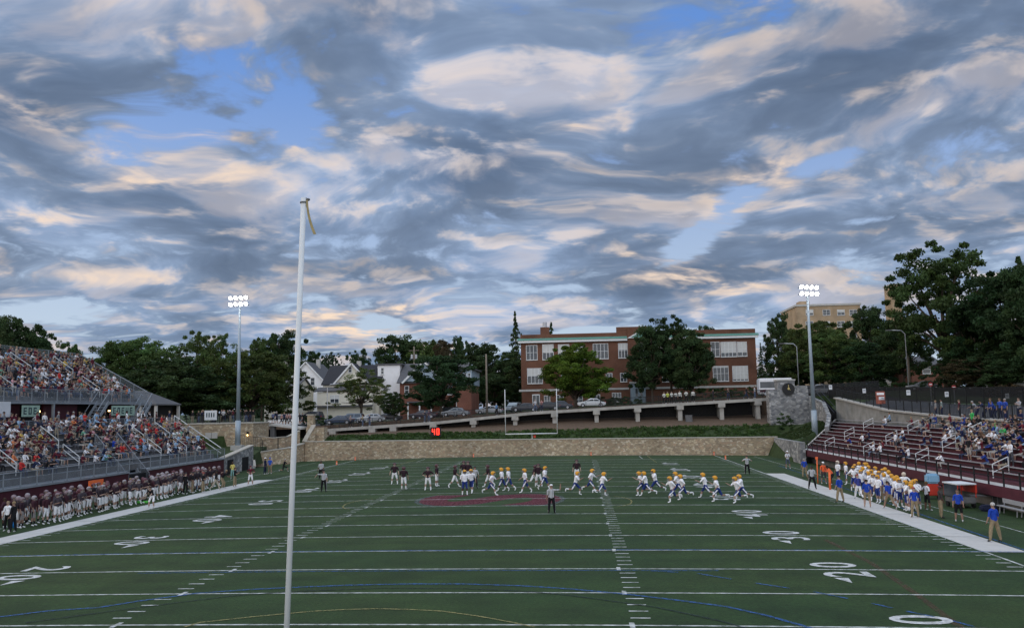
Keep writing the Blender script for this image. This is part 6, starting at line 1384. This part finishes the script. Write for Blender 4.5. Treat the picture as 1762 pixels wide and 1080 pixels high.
def rng(a, b, s):
    y = a
    while y < b: yield y+rp.uniform(-.1, .1); y += s
for i in range(7): seat_row(-34.2-.68*i-.50, 2.15+.5*i, rng(36, 76, .60), RIGHT, (lambda y, i=i: (.35 if i == 0 else .93) if y < 50 else ((.28 if i < 5 else .6) if y < 58 else ((.30 if i < 1 else .80) if y < 66 else .78))), HC, ordn(i)+' row lower home deck', (43, 51, 65, 70.5), .05)
for i in range(9): seat_row(-43.3-.74*i-.55, UZ+.46+.49*i, rng(44, 76, .60), RIGHT, lambda y: .93, HC, ordn(i)+' row upper home deck', (48.5, 55.5, 62.5, 69.5), .05)
def standers(n, xr, yr, z, face, pal, where, tw=.5):
    for k in range(n):
        x = rp.uniform(*xr); y = yr[0]+(yr[1]-yr[0])*(k+rp.random())/n; c = pick(pal); zz = z(x, y) if callable(z) else z
        SP.append([(Vector((x, y, zz))-Vector((CX, CY, CZ))).length, (x, y, zz), face+rp.uniform(-tw, tw), rp.choice(['stand', 'cross', 'phone', 'hips', 'wide', 'stand']), rp.choice(['trousers', 'shorts', 'long']), c, where, k, True])
standers(46, (-42.0, -39.5), (40, 77), 5.2, RIGHT, HC, 'concourse between the home decks')
standers(9, (-42.9, -42.4), (50, 76), UZ, RIGHT, HC, 'walkway of the upper home deck')
BLKC = [('black', (.012, .012, .014), 60), ('navy', (.015, .02, .045), 20), ('white', (.5, .5, .5), 10), ('maroon', (.09, .015, .025), 10)]
for k in range(30):
    x = -47.0+k*.29; c = pick(BLKC); SP.append([116, (x, 98.2+rp.uniform(-.2, 1.2), 5.31), CAM+rp.uniform(-.5, .5), rp.choice(['stand', 'cross', 'phone']), 'long', c, 'terrace above the stone field house', k, True])
for i in range(9):
    seat_row(0, RZ0+.32*(i+1)-.1, rng(30, 84, .62), LEFT, (lambda y, i=i: (.62 if i > 4 else (.42 if i > 1 else .22)) if y < 50 else ((.58 if i > 3 else .36 if i == 0 else .22) if y < 58 else (.50 if i > 5 else .10) if y < 67 else (.16 if i > 6 else .015))), VC, ordn(i)+' row visitor stand', AIS, .05, xs=lambda y, i=i: rx(i, y)+.55)
SP.sort(key=lambda s: s[0]); NSP = max(60, 300-len([o for o in bpy.data.objects if o.get('category') == 'person'])-38)
cnt = {}
for s in SP[:NSP]: s.append(1)
for s in SP[NSP:]: s.append(0)
STUFF = []
for d, loc, rz, ps, of, c, where, k, up, ind in SP:
    if not ind: STUFF.append((loc, rz, ps, of, c[1])); continue
    kk = cnt[where] = cnt.get(where, -1)+1
    me, head, fw, hup = body(ps, of, 1.0, 'single')
    o = link('person', me); o.location = loc; o.rotation_euler = (0, 0, rz); q = rp.uniform(.93, 1.04); o.scale = (q, q, q)
    sk = rp.choice(SK[:3]) if rp.random() < .85 else rp.choice(SK)
    for a, v in (('shirt', c[1]), ('pants', rp.choice(PC)), ('skin', sk), ('hair', rp.choice(HR) if rp.random() < .75 else rp.choice([(.5, .5, .5), (.1, .016, .028), (.02, .02, .03)])), ('shoe', rp.choice([(.4, .4, .4), (.03, .03, .03)])), ('sock', (.4, .4, .4))): o[a+'_c'] = (*v, 1.0)
    tag(o, '%s person in %s top, %s, %s from the near end' % ('standing' if up else 'seated', c[0], where, ordn(kk)), 'person', 'spectators of the '+('visitor stand' if 'visitor' in where else 'home stand'))
def crowd_mesh(items):
    Vs = []; Fs = []; MI = []; cols = {k: [] for k in SLOTS}; base = 0; cache = {}
    for loc, rz, ps, of, col in items:
        me = body(ps, of, 1.0, 'merged')[0]
        if me.name not in cache:
            nv = len(me.vertices); co = np.empty(nv*3, np.float32); me.vertices.foreach_get('co', co)
            cache[me.name] = (co.reshape(-1, 3), [tuple(p.vertices) for p in me.polygons], [p.material_index for p in me.polygons])
        co, fs, mi = cache[me.name]; q = rp.uniform(.93, 1.04); c, s = cos(rz), sin(rz); M3 = np.array([[c, s, 0], [-s, c, 0], [0, 0, 1]])
        Vs.append(co@M3*q+np.array(loc)); Fs += [tuple(base+i for i in f) for f in fs]; MI += mi; base += len(co); n = len(fs)
        sk = rp.choice(SK[:3]) if rp.random() < .85 else rp.choice(SK)
        for k, v in (('shirt', col), ('pants', rp.choice(PC)), ('skin', sk), ('hair', rp.choice(HR)), ('shoe', (.3, .3, .3)), ('sock', (.3, .3, .3))): cols[k].append((n, (*v, 1.0)))
    me = bpy.data.meshes.new('crowd'); me.from_pydata(np.concatenate(Vs).tolist(), [], Fs)
    for k in SLOTS: me.materials.append(MPC[k])
    me.polygons.foreach_set('material_index', MI); me.polygons.foreach_set('use_smooth', [True]*len(Fs))
    for k in SLOTS:
        a = me.attributes.new(k+'_c', 'FLOAT_COLOR', 'FACE'); a.data.foreach_set('color', np.concatenate([np.tile(np.array(v, np.float32), (n, 1)) for n, v in cols[k]]).ravel())
    return me
if STUFF: tag(link('crowd', crowd_mesh(STUFF)), 'distant seated spectators filling the rest of the stands', kind='stuff')
# people on the walkway, the upper right walkway and elsewhere
for i, px in enumerate((1143, 1149, 1156, 1163, 1170, 1181, 1193)):
    p = at(px, 690, Y=113.4); person('%s from the left of the seven white shirted people on the walkway' % ordn(i), rp.choice(['stand', 'cross']), 'long', (p.x, 113.4, deckz(p.x)+.005), CAM+rp.uniform(-.4, .4), (.6, .6, .55) if i != 1 else (.55, .6, .12), BLK)
for px, lab, sh in ((603, 'left of three people on the low end of the walkway', (.25, .2, .2)), (624, 'middle of three people on the low end of the walkway, in tan and black', (.3, .25, .15)), (636, 'right of three people on the low end of the walkway', (.05, .07, .12)), (731, 'person in dark clothes on the walkway before the purple car', (.03, .03, .05)), (738, 'second dark dressed person by the purple car', (.08, .05, .07)),
                   (854, 'person in light blue top on the walkway left of the far goal post', (.12, .25, .45)), (921, 'person in white top between the far goal uprights', (.5, .5, .52)), (932, 'person in pink top between the far goal uprights', (.4, .2, .2)), (1228, 'dark dressed person in a white cap on the walkway right of the white shirts', (.03, .03, .04)), (1254, 'dark dressed person on the walkway before the right hedge', (.03, .03, .03)), (1300, 'person in white top on the walkway beside the clock pier', (.5, .5, .5)), (1285, 'person in black near the right end of the walkway', (.02, .02, .02))):
    p = at(px, 700, Y=113.2); person(lab, rp.choice(['stand', 'phone', 'walk']), 'trousers', (p.x, 113.2, deckz(p.x)+.005), rp.uniform(0, 6), sh, rp.choice(PC[:3]))
for px, py, Y, lab, sh, ps in ((1509, 684, 84, 'person in a red coat at the fence above the visitor stand', (.35, .02, .03), 'stand'), (1621, 712, 0, 'man in grey shirt standing on the upper walkway', (.26, .32, .30), 'stand'), (1611, 712, 0, 'person seated low beside the grey shirted man', (.3, .3, .3), 'stand'), (1652, 716, 0, 'person in maroon standing on the upper walkway', (.12, .015, .03), 'stand'),
    (1684, 714, 0, 'person in grey leaning on the upper walkway rail', (.28, .30, .33), 'lean'), (1697, 716, 0, 'leftmost of the blue shirted group on the upper walkway', (.02, .03, .09), 'lean'), (1706, 716, 0, 'second of the blue shirted group on the upper walkway', (.02, .06, .30), 'stand'), (1714, 717, 0, 'third of the blue shirted group on the upper walkway', (.02, .06, .33), 'lean'), (1722, 717, 0, 'fourth of the blue shirted group on the upper walkway', (.03, .08, .38), 'stand'), (1731, 717, 0, 'rightmost of the blue shirted group on the upper walkway', (.03, .07, .34), 'stand'), (1755, 718, 0, 'person in black and white at the right end of the upper walkway', (.3, .3, .32), 'phone')):
    x = 42.2 if not Y else None; p = at(px, py, X=x) if x else at(px, py, Y=Y); person(lab, ps, 'trousers', (p.x, p.y, G(p.x, p.y)+.01 if not Y else G(p.x, Y)+.01), LEFT+rp.uniform(-.5, .5), sh, NAVY)
for i, px in enumerate((470, 476, 484, 489, 494, 499, 516, 521)):
    p = at(px, 728, Y=105.5); person('%s from the left on the footbridge before the white van' % ordn(i), rp.choice(['stand', 'walk']), 'shorts', (p.x, 105.5, 4.75 if p.x > -37 else 4.9), rp.uniform(0, 6), rp.choice([NAVY, BLK, (.35, .2, .18), (.1, .12, .2)]), BLK)

# ------------------------------------------------------------------ sideline equipment
def marker(label, px, py, px2, pyt, w=.10):
    b = gp(px, py); t = thing('down_marker', label, 'marker', b); h = at(px2, pyt, Y=b[1]).z-b[2]
    MB().tube([(0, 0, 0), (.02, 0, h)], w, 10).build('foam_pole', M_orange, t, True); MB().box(-.09, .09, -.04, .04, h, h+.22).build('number_plate', M_orange, t)
marker('farther orange down marker pole beside the visiting bench', 1407.5, 831, 1405.5, 790, .045); marker('nearer and thicker orange marker pole at the band edge', 1428.5, 842, 1426, 812, .085)
t = thing('down_box', 'orange board with a white panel leaning on the maroon wall', 'board', (-32.3, at(165, 835, X=-32.3).y, crown(-32))); zz = at(165, 836, X=-32.3).z-crown(-32); MB().box(-.05, .05, -1.0, 1.0, zz-.5, zz+.5).build('board', M_orange, t); MB().box(.051, .06, -.35, .35, zz-.25, zz+.25).build('panel', M_banw, t); MB().tube([(0, -.6, 0), (0, -.6, zz-.5)], .03, 6).tube([(0, .6, 0), (0, .6, zz-.5)], .03, 6).build('leg', M_concd, t)
b = gp(27, 907); t = thing('water_cooler', 'small bright blue water jug on the ground at the near end of the home line', 'cooler', b); MB().tube([(0, 0, 0), (0, 0, .42)], .18, 14, .2).build('tank', mat('blue_plastic', (.02, .22, .60), .4, .08, 3), t, True); MB().tube([(0, 0, .42), (0, 0, .5)], .19, 14).build('lid', M_white, t, True)
b = gp(247, 865); t = thing('bag', 'flat bright green bag at the feet of the home players', 'bag', b); me = MB().box(-.45, .45, -.25, .25, 0, .16); rb(me, 'body', mat('lime_cloth', (.10, .50, .08), .7, .1, 4), t, .05); MB().tube([(-.25, 0, .16), (-.15, 0, .26), (.15, 0, .26), (.25, 0, .16)], .015, 5).build('handle', M_black, t)
b = gp(1606, 858); t = thing('drink_station', 'tall red drinks cooler with a pale blue water tank on top', 'cooler', b); rb(MB().box(-.35, .35, -.3, .3, .25, 1.05), 'cooler_body', M_red, t, .06); rb(MB().box(-.42, .42, -.35, .35, 1.07, 1.75), 'water_tank', mat('pale_blue_plastic', (.25, .45, .62), .35, .08, 3), t, .12)
for s in (-1, 1): w = link('wheel', CARS['sedan']['wheel'], t); w.location = (s*.38, 0, .2); w.scale = (.6, .6, .6)
b = gp(1646, 872); t = thing('medical_cart', 'grey utility cart with a white roof and red posts behind the bench', 'cart', (b[0]+.2, b[1], b[2]), .1); t.scale = (.72, .72, .8)
rb(MB().box(-.7, .9, -1.2, 1.2, .35, .85), 'body', M_concd, t, .08); MB().box(-.8, .95, -1.25, 1.25, 1.85, 1.95).build('roof', M_banw, t); MB().box(.9, .97, -1.25, 1.25, 1.2, 1.849).build('side_curtain', M_red, t); MB().box(-.75, -.72, -1.2, 1.2, .86, 1.84).build('windscreen', M_glass, t)
for x in (-.72, .88):
    for y in (-1.18, 1.18): MB().box(x-.03, x+.03, y-.03, y+.03, .85, 1.85).build('roof_post', M_red, t)
for x in (-.6, .8):
    for y in (-.85, .85): w = link('wheel', CARS['sedan']['wheel'], t); w.location = (x, y, .26); w.scale = (.8, .8, .8)
b = gp(1680, 872); t = thing('folding_table', 'dark folding table beside the medical cart', 'table', (b[0]+.4, b[1], b[2])); MB().box(-.9, .9, -.4, .4, .7, .75).build('table_top', M_concd, t)
for x in (-.8, .8):
    for y in (-.33, .33): MB().box(x-.02, x+.02, y-.02, y+.02, 0, .699).build('leg', M_alu, t)
def bench(label, px, py, L_, rz):
    b = gp(px, py); t = thing('team_bench', label, 'bench', b, rz); MB().box(-L_/2, L_/2, -.22, .08, .43, .48).build('seat', M_alu, t); MB().box(-L_/2, L_/2, .16, .2, .62, .88).build('backrest', M_alu, t)
    for k in range(int(L_/1.6)+1): x = -L_/2+.2+k*(L_-.4)/int(L_/1.6); MB().bar((x, -.15, 0), (x, -.1, .43), .05).bar((x, .1, 0), (x, .18, .7), .05).build('leg', M_alu, t)
bench('long aluminium team bench with backrest at the right edge', 1755, 890, 4.6, pi/2-pi); bench('aluminium team bench under the maroon board behind the visiting players', 1560, 836, 4.6, -pi/2) if False else None
b = gp(1700, 880); t = thing('bag', 'pile of navy and black kit bags left of the aluminium bench', 'bag', (b[0]+.3, b[1]+.3, b[2])); rb(MB().box(-.6, .3, -.3, .3, 0, .38), 'body', mat('navy_cloth', NAVY, .8, .2, 4), t, .1); rb(MB().box(.32, .8, -.25, .3, 0, .28), 'side_bag', M_black, t, .08)
